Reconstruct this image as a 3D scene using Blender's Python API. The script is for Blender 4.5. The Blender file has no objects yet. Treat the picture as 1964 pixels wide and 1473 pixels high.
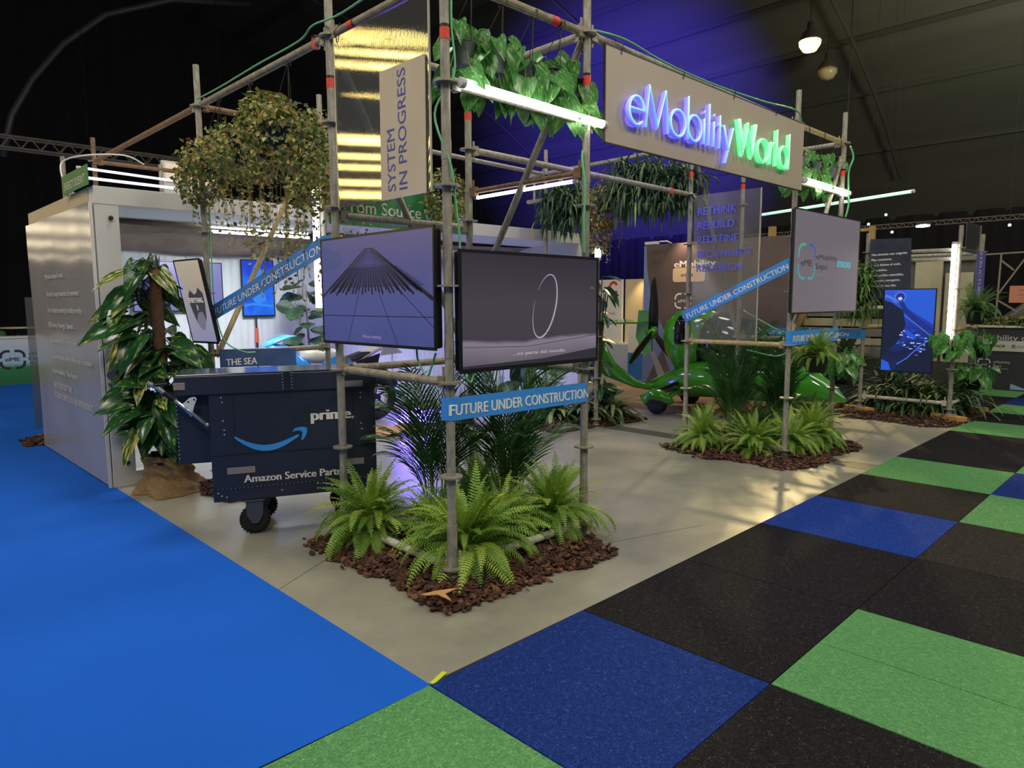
import bpy, bmesh, math, random
from math import sin, cos, pi, radians, sqrt, atan2
from mathutils import Vector, Matrix
random.seed(7)
SC = bpy.context.scene
COL = SC.collection
V = Vector

# ------------------------------------------------------------------ camera
FPX, YAW, PITCH, ROLL = 1342.67, 0.7983, 0.1168, -0.00477
CAMPOS = V((-1.598, -2.11025, 1.51714))
fw = V((cos(YAW)*cos(PITCH), sin(YAW)*cos(PITCH), -sin(PITCH)))
r0 = V((sin(YAW), -cos(YAW), 0.0)); u0 = r0.cross(fw)
r1 = r0*cos(ROLL) + u0*sin(ROLL); u1 = u0*cos(ROLL) - r0*sin(ROLL)
cam = bpy.data.objects.new('camera', bpy.data.cameras.new('camera'))
COL.objects.link(cam)
cam.data.sensor_width = 36.0
cam.data.lens = 36.0*FPX/1964.0
cam.data.clip_start = 0.05
cam.matrix_world = Matrix(((r1.x, u1.x, -fw.x, CAMPOS.x), (r1.y, u1.y, -fw.y, CAMPOS.y), (r1.z, u1.z, -fw.z, CAMPOS.z), (0, 0, 0, 1)))
SC.camera = cam

# ------------------------------------------------------------------ world, exposure, hall lights
SC.view_settings.view_transform = 'Standard'
SC.view_settings.look = 'None'
SC.view_settings.exposure = 0.0
SC.view_settings.gamma = 1.0
SC.view_settings.use_curve_mapping = False
world = bpy.data.worlds.new('hall_ambient'); SC.world = world
world.use_nodes = True
bg = world.node_tree.nodes['Background']
bg.inputs[0].default_value = (0.50, 0.55, 0.62, 1); bg.inputs[1].default_value = 0.15

def area(name, loc, size, power, col, target=None, spread=180):
    L = bpy.data.lights.new(name, 'AREA'); L.shape = 'DISK'; L.size = size
    L.energy = power; L.color = col; L.spread = radians(spread)
    o = bpy.data.objects.new(name, L); COL.objects.link(o); o.location = loc
    d = (V(target) - V(loc)) if target else V((0, 0, -1))
    o.rotation_euler = d.to_track_quat('-Z', 'Y').to_euler()
    return o
def spot(name, loc, target, power, col, angle=60, blend=0.6, r=0.1):
    L = bpy.data.lights.new(name, 'SPOT'); L.energy = power; L.color = col
    L.spot_size = radians(angle); L.spot_blend = blend; L.shadow_soft_size = r
    o = bpy.data.objects.new(name, L); COL.objects.link(o); o.location = loc
    o.rotation_euler = (V(target)-V(loc)).to_track_quat('-Z', 'Y').to_euler()
    return o
WARM = (1.0, 0.91, 0.76); NEUT = (1.0, 0.96, 0.90)
area('hall_light', (-5.0, -5.5, 8.6), 2.4, 330, WARM, (-0.5, 0.5, 0))
area('hall_light', (3.5, -6.5, 8.6), 2.4, 330, WARM, (2.5, -0.5, 0))
area('hall_light', (-6.5, 5.0, 8.6), 2.4, 300, NEUT, (-1.5, 3.0, 0))
area('hall_light', (11.0, -5.5, 8.6), 2.4, 300, WARM, (8.5, 0, 0))
area('hall_light', (1.5, 2.0, 9.2), 2.4, 260, NEUT, (1.5, 1.5, 0))
area('hall_light', (8.5, 5.0, 9.0), 2.2, 200, WARM, (8.0, 4.5, 0))
area('hall_light', (-3.5, -1.0, 8.6), 2.4, 150, NEUT, (-2.5, -0.5, 0))  # added fill to brighten the carpet on the left
# the lit high bay lamp in view, then added fills for roof and plants
spot('high_bay_beam', (18.4, 6.67, 8.42), (4.2, 0.4, 0), 4200, (1.0, 0.76, 0.34), 40, 0.7, 0.22)
spot('blue_glare_fill', (4.4, 3.3, 3.6), (22.6, 15.8, 8.4), 100000, (0.11, 0.07, 1.0), 35, 1.0, 0.1)  # added spot standing in for the blue glare behind the sign
spot('blue_glare_fill', (2.7, 1.4, 3.3), (4.2, 3.0, 2.6), 60, (0.16, 0.12, 1.0), 120, 1.0, 0.1)  # added spot tinting plants and rails blue like that glare
area('roof_flare_fill', (18.0, 0.0, 6.0), 1.6, 330, (0.95, 0.95, 0.60), (21.0, 3.2, 10.0))  # added light standing in for the olive flare on the roof

# ------------------------------------------------------------------ materials
def lin(h):
    h = h.lstrip('#'); c = [int(h[i:i+2], 16)/255 for i in (0, 2, 4)]
    return tuple((x/12.92 if x <= 0.04045 else ((x+0.055)/1.055)**2.4) for x in c) + (1.0,)
MATS = {}
def mat(name, col, rough=0.6, metal=0.0, noise=None, col2=None, bump=None, emit=0.0, ecol=None, spec=0.5, coat=0.0, stretch=None, detail=4.0):
    """principled material; noise = scale of a two colour mottling, bump = (scale, strength)"""
    if name in MATS: return MATS[name]
    m = bpy.data.materials.new(name); m.use_nodes = True; nt = m.node_tree; N = nt.nodes; P = N['Principled BSDF']
    c = lin(col) if isinstance(col, str) else col
    P.inputs['Base Color'].default_value = c
    P.inputs['Roughness'].default_value = rough; P.inputs['Metallic'].default_value = metal
    P.inputs['Specular IOR Level'].default_value = spec
    P.inputs['Coat Weight'].default_value = coat
    if noise or bump:
        tc = N.new('ShaderNodeTexCoord'); mp = N.new('ShaderNodeMapping')
        nt.links.new(tc.outputs['Object'], mp.inputs[0])
        if stretch: mp.inputs['Scale'].default_value = stretch
    if noise:
        t = N.new('ShaderNodeTexNoise'); t.inputs['Scale'].default_value = noise; t.inputs['Detail'].default_value = detail
        t.inputs['Roughness'].default_value = 0.65
        nt.links.new(mp.outputs[0], t.inputs['Vector'])
        r = N.new('ShaderNodeValToRGB'); r.color_ramp.elements[0].position = 0.35; r.color_ramp.elements[1].position = 0.65
        r.color_ramp.elements[0].color = c; r.color_ramp.elements[1].color = lin(col2) if isinstance(col2, str) else (col2 or c)
        nt.links.new(t.outputs[0], r.inputs[0]); nt.links.new(r.outputs[0], P.inputs['Base Color'])
    if bump:
        t = N.new('ShaderNodeTexNoise'); t.inputs['Scale'].default_value = bump[0]; t.inputs['Detail'].default_value = 3
        nt.links.new(mp.outputs[0], t.inputs['Vector'])
        b = N.new('ShaderNodeBump'); b.inputs['Strength'].default_value = bump[1]; b.inputs['Distance'].default_value = 0.01
        nt.links.new(t.outputs[0], b.inputs['Height']); nt.links.new(b.outputs[0], P.inputs['Normal'])
    if emit:
        P.inputs['Emission Color'].default_value = lin(ecol) if isinstance(ecol, str) else (ecol or c)
        P.inputs['Emission Strength'].default_value = emit
    MATS[name] = m
    return m
def screen_mat(name, stops, axis=2, emit=0.9, noise=0.0, nscale=2.5, offs=0.0, scale=1.0):
    """lit screen: emission ramp along one object axis"""
    if name in MATS: return MATS[name]
    m = bpy.data.materials.new(name); m.use_nodes = True; nt = m.node_tree; N = nt.nodes; P = N['Principled BSDF']
    P.inputs['Base Color'].default_value = (0.01, 0.01, 0.012, 1); P.inputs['Roughness'].default_value = 0.3
    tc = N.new('ShaderNodeTexCoord'); sp = N.new('ShaderNodeSeparateXYZ'); nt.links.new(tc.outputs['Object'], sp.inputs[0])
    ma = N.new('ShaderNodeMath'); ma.operation = 'MULTIPLY_ADD'; ma.inputs[1].default_value = scale; ma.inputs[2].default_value = offs
    nt.links.new(sp.outputs[axis], ma.inputs[0]); out = ma.outputs[0]
    if noise:
        t = N.new('ShaderNodeTexNoise'); t.inputs['Scale'].default_value = nscale; nt.links.new(tc.outputs['Object'], t.inputs['Vector'])
        mb = N.new('ShaderNodeMath'); mb.operation = 'MULTIPLY_ADD'; mb.inputs[1].default_value = noise
        nt.links.new(t.outputs[0], mb.inputs[0]); nt.links.new(out, mb.inputs[2]); out = mb.outputs[0]
    r = N.new('ShaderNodeValToRGB'); e = r.color_ramp.elements
    while len(e) < len(stops): e.new(0.5)
    for el, (p, c) in zip(e, stops): el.position = p; el.color = lin(c)
    nt.links.new(out, r.inputs[0]); nt.links.new(r.outputs[0], P.inputs['Emission Color'])
    P.inputs['Emission Strength'].default_value = emit
    MATS[name] = m
    return m
def glow(name, col, s):
    if name in MATS: return MATS[name]
    m = bpy.data.materials.new(name); m.use_nodes = True; nt = m.node_tree
    P = nt.nodes['Principled BSDF']; P.inputs['Base Color'].default_value = (0.8, 0.8, 0.8, 1)
    P.inputs['Emission Color'].default_value = lin(col) if isinstance(col, str) else col; P.inputs['Emission Strength'].default_value = s
    MATS[name] = m
    return m
def poly_mat(name, col, alpha, rough=0.12, ribs=90.0, axis='Y', str_=0.35):
    """twin wall polycarbonate: partly clear, glossy, with fluting as fine relief"""
    if name in MATS: return MATS[name]
    m = bpy.data.materials.new(name); m.use_nodes = True; nt = m.node_tree; N = nt.nodes; P = N['Principled BSDF']
    P.inputs['Base Color'].default_value = lin(col); P.inputs['Roughness'].default_value = rough
    P.inputs['Alpha'].default_value = alpha; P.inputs['Specular IOR Level'].default_value = 1.0; P.inputs['IOR'].default_value = 2.1
    tc = N.new('ShaderNodeTexCoord'); w = N.new('ShaderNodeTexWave'); w.wave_type = 'BANDS'; w.bands_direction = axis
    w.inputs['Scale'].default_value = ribs*6.2832/20.0; w.inputs['Distortion'].default_value = 0.4
    nt.links.new(tc.outputs['Object'], w.inputs['Vector'])
    b = N.new('ShaderNodeBump'); b.inputs['Strength'].default_value = str_; b.inputs['Distance'].default_value = 0.0006
    nt.links.new(w.outputs[0], b.inputs['Height']); nt.links.new(b.outputs[0], P.inputs['Normal'])
    MATS[name] = m
    return m

# ------------------------------------------------------------------ geometry helpers
class MB:
    def __init__(s): s.v = []; s.f = []; s.m = []
    def add(s, vs, fs, m=0):
        n = len(s.v); s.v += [tuple(x) for x in vs]; s.f += [tuple(i+n for i in f) for f in fs]; s.m += [m]*len(fs); return s
    def box(s, c, d, M=None, m=0):
        hx, hy, hz = d[0]/2, d[1]/2, d[2]/2
        vs = [V((x*hx, y*hy, z*hz)) for x in (-1, 1) for y in (-1, 1) for z in (-1, 1)]
        if M is not None: vs = [M @ q for q in vs]
        return s.add([q+V(c) for q in vs], [(0,1,3,2),(4,6,7,5),(0,4,5,1),(2,3,7,6),(0,2,6,4),(1,5,7,3)], m)
    def slab(s, lo, hi, m=0):
        return s.box([(a+b)/2 for a, b in zip(lo, hi)], [b-a for a, b in zip(lo, hi)], None, m)
    def cbox(s, c, d, b=0.01, M=None, m=0):
        """box with chamfered edges (24 verts)"""
        h = [d[0]/2, d[1]/2, d[2]/2]; bm = bmesh.new(); bmesh.ops.create_cube(bm, size=1)
        for q in bm.verts: q.co = V((q.co.x*d[0], q.co.y*d[1], q.co.z*d[2]))
        bmesh.ops.bevel(bm, geom=bm.edges[:], offset=b, segments=2, affect='EDGES', profile=0.5)
        bm.verts.index_update(); vs = [q.co.copy() for q in bm.verts]; fs = [[q.index for q in f.verts] for f in bm.faces]; bm.free()
        if M is not None: vs = [M @ q for q in vs]
        return s.add([q+V(c) for q in vs], fs, m)
    def tube(s, p0, p1, r, n=10, m=0, r2=None, cap=True):
        p0, p1 = V(p0), V(p1); d = (p1-p0).normalized(); a = d.orthogonal().normalized(); b = d.cross(a); r2 = r if r2 is None else r2
        vs = [p0+(a*cos(2*pi*i/n)+b*sin(2*pi*i/n))*r for i in range(n)]+[p1+(a*cos(2*pi*i/n)+b*sin(2*pi*i/n))*r2 for i in range(n)]
        fs = [(i, (i+1) % n, n+(i+1) % n, n+i) for i in range(n)]
        if cap: fs += [tuple(range(n))[::-1], tuple(range(n, 2*n))]
        return s.add(vs, fs, m)
    def path(s, pts, r, n=6, m=0, closed=False):
        pts = [V(p) for p in pts]; k = len(pts); vs = []; up = None
        rs = r if isinstance(r, (list, tuple)) else [r]*k
        for i, p in enumerate(pts):
            a = pts[i-1] if (i or closed) else p; b = pts[(i+1) % k] if (i < k-1 or closed) else p
            d = (b-a).normalized()
            if up is None: up = d.orthogonal().normalized()
            up = (up-d*up.dot(d)); up = up.normalized() if up.length > 1e-6 else d.orthogonal().normalized(); q = d.cross(up)
            vs += [p+(up*cos(2*pi*j/n)+q*sin(2*pi*j/n))*rs[i] for j in range(n)]
        fs = []
        for i in range(k if closed else k-1):
            o, o2 = i*n, ((i+1) % k)*n
            fs += [(o+j, o+(j+1) % n, o2+(j+1) % n, o2+j) for j in range(n)]
        if not closed: fs += [tuple(range(n))[::-1], tuple(range((k-1)*n, k*n))]
        return s.add(vs, fs, m)
    def lathe(s, c, prof, n=20, m=0, axis=None):
        """prof: (radius, height) from bottom to top, around axis (default z)"""
        d = V(axis).normalized() if axis else V((0, 0, 1)); a = d.orthogonal().normalized(); b = d.cross(a); c = V(c); vs = []
        for r, h in prof: vs += [c+d*h+(a*cos(2*pi*i/n)+b*sin(2*pi*i/n))*r for i in range(n)]
        fs = []
        for k in range(len(prof)-1): fs += [(k*n+i, k*n+(i+1) % n, (k+1)*n+(i+1) % n, (k+1)*n+i) for i in range(n)]
        fs += [tuple(range(n))[::-1], tuple(range((len(prof)-1)*n, len(prof)*n))]
        return s.add(vs, fs, m)
    def loft(s, secs, m=0, cap=True):
        n = len(secs[0]); vs = [q for c in secs for q in c]; fs = []
        for k in range(len(secs)-1): fs += [(k*n+i, k*n+(i+1) % n, (k+1)*n+(i+1) % n, (k+1)*n+i) for i in range(n)]
        if cap: fs += [tuple(range(n))[::-1], tuple(range((len(secs)-1)*n, len(secs)*n))]
        return s.add(vs, fs, m)
    def prism(s, pts, f, d, m=0):
        """pts 2d -> f(x, y) gives the 3d point, d = thickness vector"""
        n = len(pts); a = [V(f(*p)) for p in pts]; d = V(d); vs = a+[q+d for q in a]
        return s.add(vs, [tuple(range(n))[::-1], tuple(range(n, 2*n))]+[(i, (i+1) % n, n+(i+1) % n, n+i) for i in range(n)], m)
    def grid(s, f, nu, nv, m=0, cu=False):
        vs = [f(i/nu, j/nv) for j in range(nv+1) for i in range(nu+1)]
        return s.add(vs, [(j*(nu+1)+i, j*(nu+1)+i+1, (j+1)*(nu+1)+i+1, (j+1)*(nu+1)+i) for j in range(nv) for i in range(nu)], m)
    def mesh(s, name, mats, smooth=False, org=(0, 0, 0)):
        me = bpy.data.meshes.new(name); o = V(org)
        me.from_pydata([tuple(V(q)-o) for q in s.v] if o.length else s.v, [], s.f)
        for mm in (mats if isinstance(mats, (list, tuple)) else [mats]): me.materials.append(mm)
        if len(set(s.m)) > 1 or (s.m and s.m[0]): me.polygons.foreach_set('material_index', s.m)
        if smooth: me.polygons.foreach_set('use_smooth', [True]*len(s.f))
        me.update(); return me
def tag(o, label=None, cat=None, group=None, kind=None):
    if label: o['label'] = label
    if cat: o['category'] = cat
    if group: o['group'] = group
    if kind: o['kind'] = kind
    return o
def thing(name, loc, label, cat, group=None, rz=0.0):
    o = bpy.data.objects.new(name, None); COL.objects.link(o); o.location = loc; o.rotation_euler = (0, 0, rz)
    o.empty_display_size = 0.1
    o['_o'] = tuple(loc) if not rz else (0.0, 0.0, 0.0)
    return tag(o, label, cat, group)
def part(name, mb, mats, parent=None, smooth=False, label=None, kind=None, local=False):
    """a mesh under its thing (or part); geometry given in world space unless local"""
    org = (0, 0, 0); p = parent
    while p is not None and not local:
        if '_o' in p: org = tuple(p['_o']); break
        p = p.parent
    me = mb if isinstance(mb, bpy.types.Mesh) else mb.mesh(name, mats, smooth, org)
    o = bpy.data.objects.new(name, me); COL.objects.link(o)
    if parent is not None: o.parent = parent
    return tag(o, label, None, None, kind)
def single(name, mb, mats, label, cat, group=None, smooth=False, kind=None, base=None):
    """a thing that is one mesh"""
    if base is None:
        xs = [sum(q[i] for q in mb.v)/len(mb.v) for i in range(2)]; base = (xs[0], xs[1], min(q[2] for q in mb.v))
    o = bpy.data.objects.new(name, mb.mesh(name, mats, smooth, base)); COL.objects.link(o); o.location = base
    return tag(o, label, cat, group, kind)
def struct(name, mb, mats, parent=None, smooth=False):
    o = bpy.data.objects.new(name, mb.mesh(name, mats, smooth)); COL.objects.link(o)
    if parent is not None: o.parent = parent
    o['kind'] = 'structure'; return o

# ------------------------------------------------------------------ flat print: text, logos, shapes on a plane
_TX = {}
def text2d(s, bold=0.0):
    """triangles of a text line: verts with cap height 1, x from 0"""
    k = (s, bold)
    if k in _TX: return _TX[k]
    c = bpy.data.curves.new('t', 'FONT'); c.body = s; c.size = 1.0; c.resolution_u = 3; c.fill_mode = 'FRONT'
    o = bpy.data.objects.new('t', c); COL.objects.link(o)
    dg = bpy.context.evaluated_depsgraph_get(); me = bpy.data.meshes.new_from_object(o.evaluated_get(dg))
    vs = [(q.co.x, q.co.y) for q in me.vertices]; fs = [tuple(p.vertices) for p in me.polygons]
    bpy.data.objects.remove(o); bpy.data.curves.remove(c); bpy.data.meshes.remove(me)
    x0 = min(q[0] for q in vs); x1 = max(q[0] for q in vs)
    _TX[k] = ([((x-x0)/0.73, y/0.73) for x, y in vs], fs, (x1-x0)/0.73); return _TX[k]
class Flat:
    """2d shapes in a frame; later shapes lie a hair in front of earlier ones"""
    def __init__(s): s.q = []
    def poly(s, pts, m=0, lay=1): s.q.append((list(pts), [tuple(range(len(pts)))], m, lay)); return s
    def rect(s, x, y, w, h, m=0, lay=1): return s.poly([(x, y), (x+w, y), (x+w, y+h), (x, y+h)], m, lay)
    def disc(s, x, y, rx, ry=None, m=0, lay=1, n=24): ry = ry or rx; return s.poly([(x+rx*cos(2*pi*i/n), y+ry*sin(2*pi*i/n)) for i in range(n)], m, lay)
    def rib(s, pts, w, m=0, lay=1):
        pts = [V(p) for p in pts]; L, Rr = [], []
        ws = w if isinstance(w, (list, tuple)) else [w]*len(pts)
        for i, p in enumerate(pts):
            d = (pts[min(i+1, len(pts)-1)]-pts[max(i-1, 0)]); d = d.normalized() if d.length else V((1, 0)); n = V((-d.y, d.x))
            L.append(p+n*ws[i]/2); Rr.append(p-n*ws[i]/2)
        k = len(pts); s.q.append(([tuple(a) for a in L+Rr], [(i, k+i, k+i+1, i+1) for i in range(k-1)], m, lay)); return s
    def arc(s, x, y, rx, ry, a0, a1, w, m=0, lay=1, n=24): return s.rib([(x+rx*cos(radians(a0+(a1-a0)*i/n)), y+ry*sin(radians(a0+(a1-a0)*i/n))) for i in range(n+1)], w, m, lay)
    def text(s, t, x, y, h, w=None, m=0, bold=0.0, rot=0.0, lay=1, al='l'):
        vs, fs, tw = text2d(t); kx = (w/tw) if w else h; c, sn = cos(radians(rot)), sin(radians(rot)); x0 = x-(tw*kx/2 if al == 'c' else 0)
        pts = []
        for a, b in vs:
            a, b = a*kx, b*h; pts.append((x0+a*c-b*sn, y+a*sn+b*c))
        s.q.append((pts, fs, m, lay))
        if bold:                                                      # heavier strokes: the line printed again a hair to each side
            for k in (-1, 1): s.q.append(([(a+k*bold*h*2.2*c, b+k*bold*h*2.2*sn) for a, b in pts], fs, m, lay+0.45*k))
        return s
    def logo(s, x, y, w, h, t, m=0, cols=None, lay=1):
        """broken rounded square bracket with eME inside"""
        r = w*0.26; cs = cols or [m]*4
        for k, (sx, sy) in enumerate(((-1, 1), (1, 1), (1, -1), (-1, -1))):
            cx, cy = x+w/2+sx*(w/2-r), y+h/2+sy*(h/2-r); a0 = {0: 90, 1: 0, 2: 270, 3: 180}[k]
            pts = [(cx+r*cos(radians(a0+90*i/6)), cy+r*sin(radians(a0+90*i/6))) for i in range(7)]
            e1 = (x+w/2+sx*w*0.10, y+h/2+sy*h/2); e2 = (x+w/2+sx*w/2, y+h/2+sy*h*0.10)
            pts = ([e1]+pts+[e2]) if k in (0, 2) else ([e2]+pts+[e1])
            s.rib(pts, t, cs[k], lay)
        return s
    def build(s, name, mats, parent, O, X, Y, eps=0.0008, bend=None, thick=0.0):
        mb = MB(); O, X, Y = V(O), V(X), V(Y); Nn = X.cross(Y).normalized()
        for pts, fs, m, lay in s.q:
            f3 = (lambda a, b: bend(a, b, lay*eps)) if bend else (lambda a, b: O+X*a+Y*b+Nn*(lay*eps))
            mb.add([f3(*p) for p in pts], fs, m)
        return part(name, mb, mats, parent)
def rot_z(a): return Matrix.Rotation(a, 3, 'Z')
def vary(x, s=0.1): return x*(1+random.uniform(-s, s))
# ================================================================== the hall
M_conc = mat('polished_concrete', '#7a796d', 0.28, noise=1.1, col2='#9a9786', bump=(60, 0.04), detail=9)
M_ceil = mat('roof_dark', '#3c3e3c', 0.8, noise=0.6, col2='#484a46', stretch=(1, 0.08, 1))
M_drape = mat('black_drape', '#14151a', 0.95, noise=3, col2='#1b1c24', stretch=(1, 1, 0.05))
M_steel_dark = mat('dark_steel', '#4a4c50', 0.5, 0.6)
M_black = mat('black_plastic', '#101114', 0.4)
M_white = mat('white_paint', '#d8d8d2', 0.45)
M_red = mat('red_tape', '#d8402c', 0.5)

mb = MB().slab((-14, -11, -0.2), (30, 30, 0.0)); struct('floor', mb, M_conc)
def vault(x): return 1.5+12.0*sqrt(max(0.0, 1-((x-2)/26.2)**2))
mb = MB(); xs = [-14+42.2*i/40 for i in range(41)]
mb.grid(lambda u, v: V((-14+42.2*u, -11+41*v, vault(-14+42.2*u))), 40, 1)
mb.grid(lambda u, v: V((-14+42.2*u, -11+41*(1-v), vault(-14+42.2*u)+0.25)), 40, 1)
roof = struct('ceiling', mb, M_ceil, smooth=True)
M_purlin = mat('roof_purlin', '#363836', 0.8)
for i in range(13):
    x = 4.0+i*1.95
    mb = MB().slab((x-0.04, -11, vault(x)-0.16), (x+0.04, 30, vault(x)-0.02)); struct('purlin', mb, M_purlin, roof)
for y in (6.5, 14.0, 21.5):
    mb = MB(); mb.path([(x, y, vault(x)-0.5) for x in [-4+i*1.5 for i in range(21)]], 0.05, 6); struct('roof_rib', mb, M_purlin, roof)
def drape(name, x0, y0, x1, y1, h):
    n = 160; d = V((x1-x0, y1-y0, 0)); nn = V((-d.y, d.x, 0)).normalized(); mb = MB()
    mb.grid(lambda u, v: V((x0, y0, 0))+d*u+nn*(0.05*sin(u*n*1.3)+0.03*sin(u*n*3.1))+V((0, 0, h*v)), 480, 1)
    return struct(name, mb, M_drape)
drape('wall_back', -14, 28, 29, 28, 13.6)
drape('wall_right', 27.2, 29, 27.2, -11, 4.6)
# bent pale arch tube against the dark end of the hall
mb = MB(); mb.path([(2.6, 24, 5.9), (2.9, 24, 7.15), (3.5, 24, 8.3), (4.4, 24, 9.55), (5.65, 24, 10.75), (7.75, 24, 11.8), (10.5, 24, 12.4)], 0.10, 8)
single('arch_tube', mb, mat('pale_steel', '#5c5e66', 0.4, 0.3), 'long bent pale steel arch high up in the dark hall', 'arch', base=(2.6, 24, 5.9), smooth=True)
# saw cut joints in the slab
M_joint = mat('floor_joint', '#55544a', 0.9)
k = 0
for p, q in (((-0.5, 1.05), (3.3, 3.1)), ((1.6, 0.6), (2.55, 0.3)), ((5.9, 0.55), (8.2, 0.9))):
    d = (V(q)-V(p)).normalized(); n_ = V((-d.y, d.x))*0.003; a, b = V(p), V(q)
    mb = MB().add([(a.x-n_.x, a.y-n_.y, 0.0006), (b.x-n_.x, b.y-n_.y, 0.0006), (b.x+n_.x, b.y+n_.y, 0.0006), (a.x+n_.x, a.y+n_.y, 0.0006)], [(0, 1, 2, 3)])
    struct('trim_%d' % k, mb, M_joint); k += 1
# drain grate across the slab
gr = thing('drain_grate', (5.1, 0.2, 0), 'long steel drain grate let into the concrete floor', 'grate')
mb = MB(); mb.slab((5.0, 0.06, 0.0005), (5.015, 4.4, 0.004)); mb.slab((5.23, 0.06, 0.0005), (5.245, 4.4, 0.004)); part('frame', mb, mat('grate_steel', '#77766c', 0.4, 0.7), gr)
mb = MB()
for i in range(170):
    y = 0.07+i*0.025; mb.add([(5.015, y, 0.003), (5.23, y, 0.003), (5.23, y+0.012, 0.003), (5.015, y+0.012, 0.003)], [(0, 1, 2, 3)])
part('slat', mb, MATS['grate_steel'], gr, kind='stuff', label='narrow steel cross bars')
mb = MB().add([(5.0, 0.06, 0.0012), (5.245, 0.06, 0.0012), (5.245, 4.4, 0.0012), (5.0, 4.4, 0.0012)], [(0, 1, 2, 3)]); part('trough', mb, M_joint, gr)
# thin brown slabs laid over the floor under the aircraft
M_board = mat('brown_floor', '#a5845f', 0.55, noise=6, col2='#8d6f50', stretch=(0.3, 4, 1))
pf = thing('brown_floor_slabs', (7.4, 4.8, 0), 'thin brown slabs on the floor under the green aircraft', 'platform')
for i in range(6):
    x0 = 6.62+i*0.36; mb = MB().slab((x0+0.002, 2.45, 0.001), (x0+0.357, 7.4, 0.022)); part('board', mb, M_board, pf)
# blue carpet
def fibre(name, c1, c2, sc=420.0, fl=None, big=None):
    if name in MATS: return MATS[name]
    m = bpy.data.materials.new(name); m.use_nodes = True; nt = m.node_tree; N = nt.nodes; P = N['Principled BSDF']; P.inputs['Roughness'].default_value = 0.95
    P.inputs['Specular IOR Level'].default_value = 0.1
    tc = N.new('ShaderNodeTexCoord'); t = N.new('ShaderNodeTexNoise'); t.inputs['Scale'].default_value = sc; t.inputs['Detail'].default_value = 3; t.inputs['Distortion'].default_value = 1.5
    nt.links.new(tc.outputs['Object'], t.inputs['Vector'])
    r = N.new('ShaderNodeValToRGB'); e = r.color_ramp.elements; e[0].position = 0.36; e[1].position = 0.62; e[0].color = lin(c1); e[1].color = lin(c2)
    if fl: x = e.new(0.72); x.color = lin(fl)
    nt.links.new(t.outputs[0], r.inputs[0])
    t2 = N.new('ShaderNodeTexNoise'); t2.inputs['Scale'].default_value = big or 4.0; t2.inputs['Detail'].default_value = 5; nt.links.new(tc.outputs['Object'], t2.inputs['Vector'])
    mx = N.new('ShaderNodeMix'); mx.data_type = 'RGBA'; mx.blend_type = 'MULTIPLY'; mx.inputs[0].default_value = 0.35
    nt.links.new(r.outputs[0], mx.inputs[6]); nt.links.new(t2.outputs[0], mx.inputs[7]); nt.links.new(mx.outputs[2], P.inputs['Base Color'])
    b = N.new('ShaderNodeBump'); b.inputs['Strength'].default_value = 0.5; b.inputs['Distance'].default_value = 0.004; nt.links.new(t.outputs[0], b.inputs['Height']); nt.links.new(b.outputs[0], P.inputs['Normal'])
    MATS[name] = m; return m
M_bluecarpet = fibre('blue_carpet', '#1a5fcc', '#2069dc', 300, None, 0.8)
mb = MB().add([(-12, 0.02, 0.005), (0.0, 0.0, 0.005), (0.0, 6.72, 0.005), (2.6, 7.5, 0.005), (2.8, 13.9, 0.005), (9, 15.5, 0.005), (9, 24, 0.005), (-12, 24, 0.005)], [tuple(range(8))])
single('blue_carpet', mb, M_bluecarpet, 'bright blue smooth event carpet running along the left side of the floor', 'carpet', base=(-4, 6, 0.005))
# carpet tiles
T = {'G': fibre('tile_green', '#48804c', '#679f64', 90, '#8cc086', 40), 'B': fibre('tile_blue', '#13265c', '#1e3a86', 90, '#4a66b0', 40),
     'L': fibre('tile_light_blue', '#17307a', '#23459e', 90, '#4a66b0', 40), 'K': fibre('tile_black', '#161517', '#262527', 90, '#565452', 40), 'D': fibre('tile_charcoal', '#1f1d1b', '#322f2c', 90, '#605c56', 40)}
base = struct('floor', MB().slab((-2.0, -6.2, 0.0004), (13.9, 0.02, 0.0010)), mat('tile_underlay', '#1c1b1a', 0.9))
S_ = 0.957; TA = 0.0118; ta, tb = V((cos(TA), sin(TA), 0)), V((-sin(TA), cos(TA), 0))
rows = {-1: {10: 'K', 11: 'K', 12: 'G', 13: 'K'},
        0: dict(zip(range(-2, 14), 'KGBKKLDGKKGKGBKG')), 1: dict(zip(range(-2, 14), 'KKKGKDGBGKBGKGKB')), 2: dict(zip(range(-2, 14), 'GBKKGKKGKBGKGKGK')),
        3: dict(zip(range(-2, 14), 'KGKBKKGKKGBKKGBK')), 4: dict(zip(range(-2, 14), 'BKKGKBKKGKKGBKKG'))}
tiles = {}
for c in 'GBLKD':
    tiles[c] = MB()
    h, w = S_/2-0.0012, S_-0.003; hh = [(-h, 0.0015), (h, 0.0015), (h, w+0.0015), (-h, w+0.0015)]
    vs = [(x, -y, 0.001) for x, y in hh]+[(x*0.994, -y*0.998-0.001, 0.0075) for x, y in hh]
    tiles[c].add(vs, [(4, 7, 6, 5), (0, 1, 5, 4)[::-1], (1, 2, 6, 5)[::-1], (2, 3, 7, 6)[::-1], (3, 0, 4, 7)[::-1]])
    tiles[c] = tiles[c].mesh('carpet_tile', T[c])
for j, row in rows.items():
    for i, c in row.items():
        for hf in (range(2) if (i, j) == (1, 1) else range(1)):
            two = (i, j) == (1, 1)
            o = bpy.data.objects.new('carpet_tile', tiles[c]); COL.objects.link(o); o.parent = base
            p = ta*(S_*(i+(0.25+0.5*hf if two else 0.5)))-tb*(S_*j)+V((-0.006, 0, 0)); o.location = p; o.rotation_euler = (0, 0, TA); o.scale = (0.498 if two else 1, 1, 1)
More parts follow.
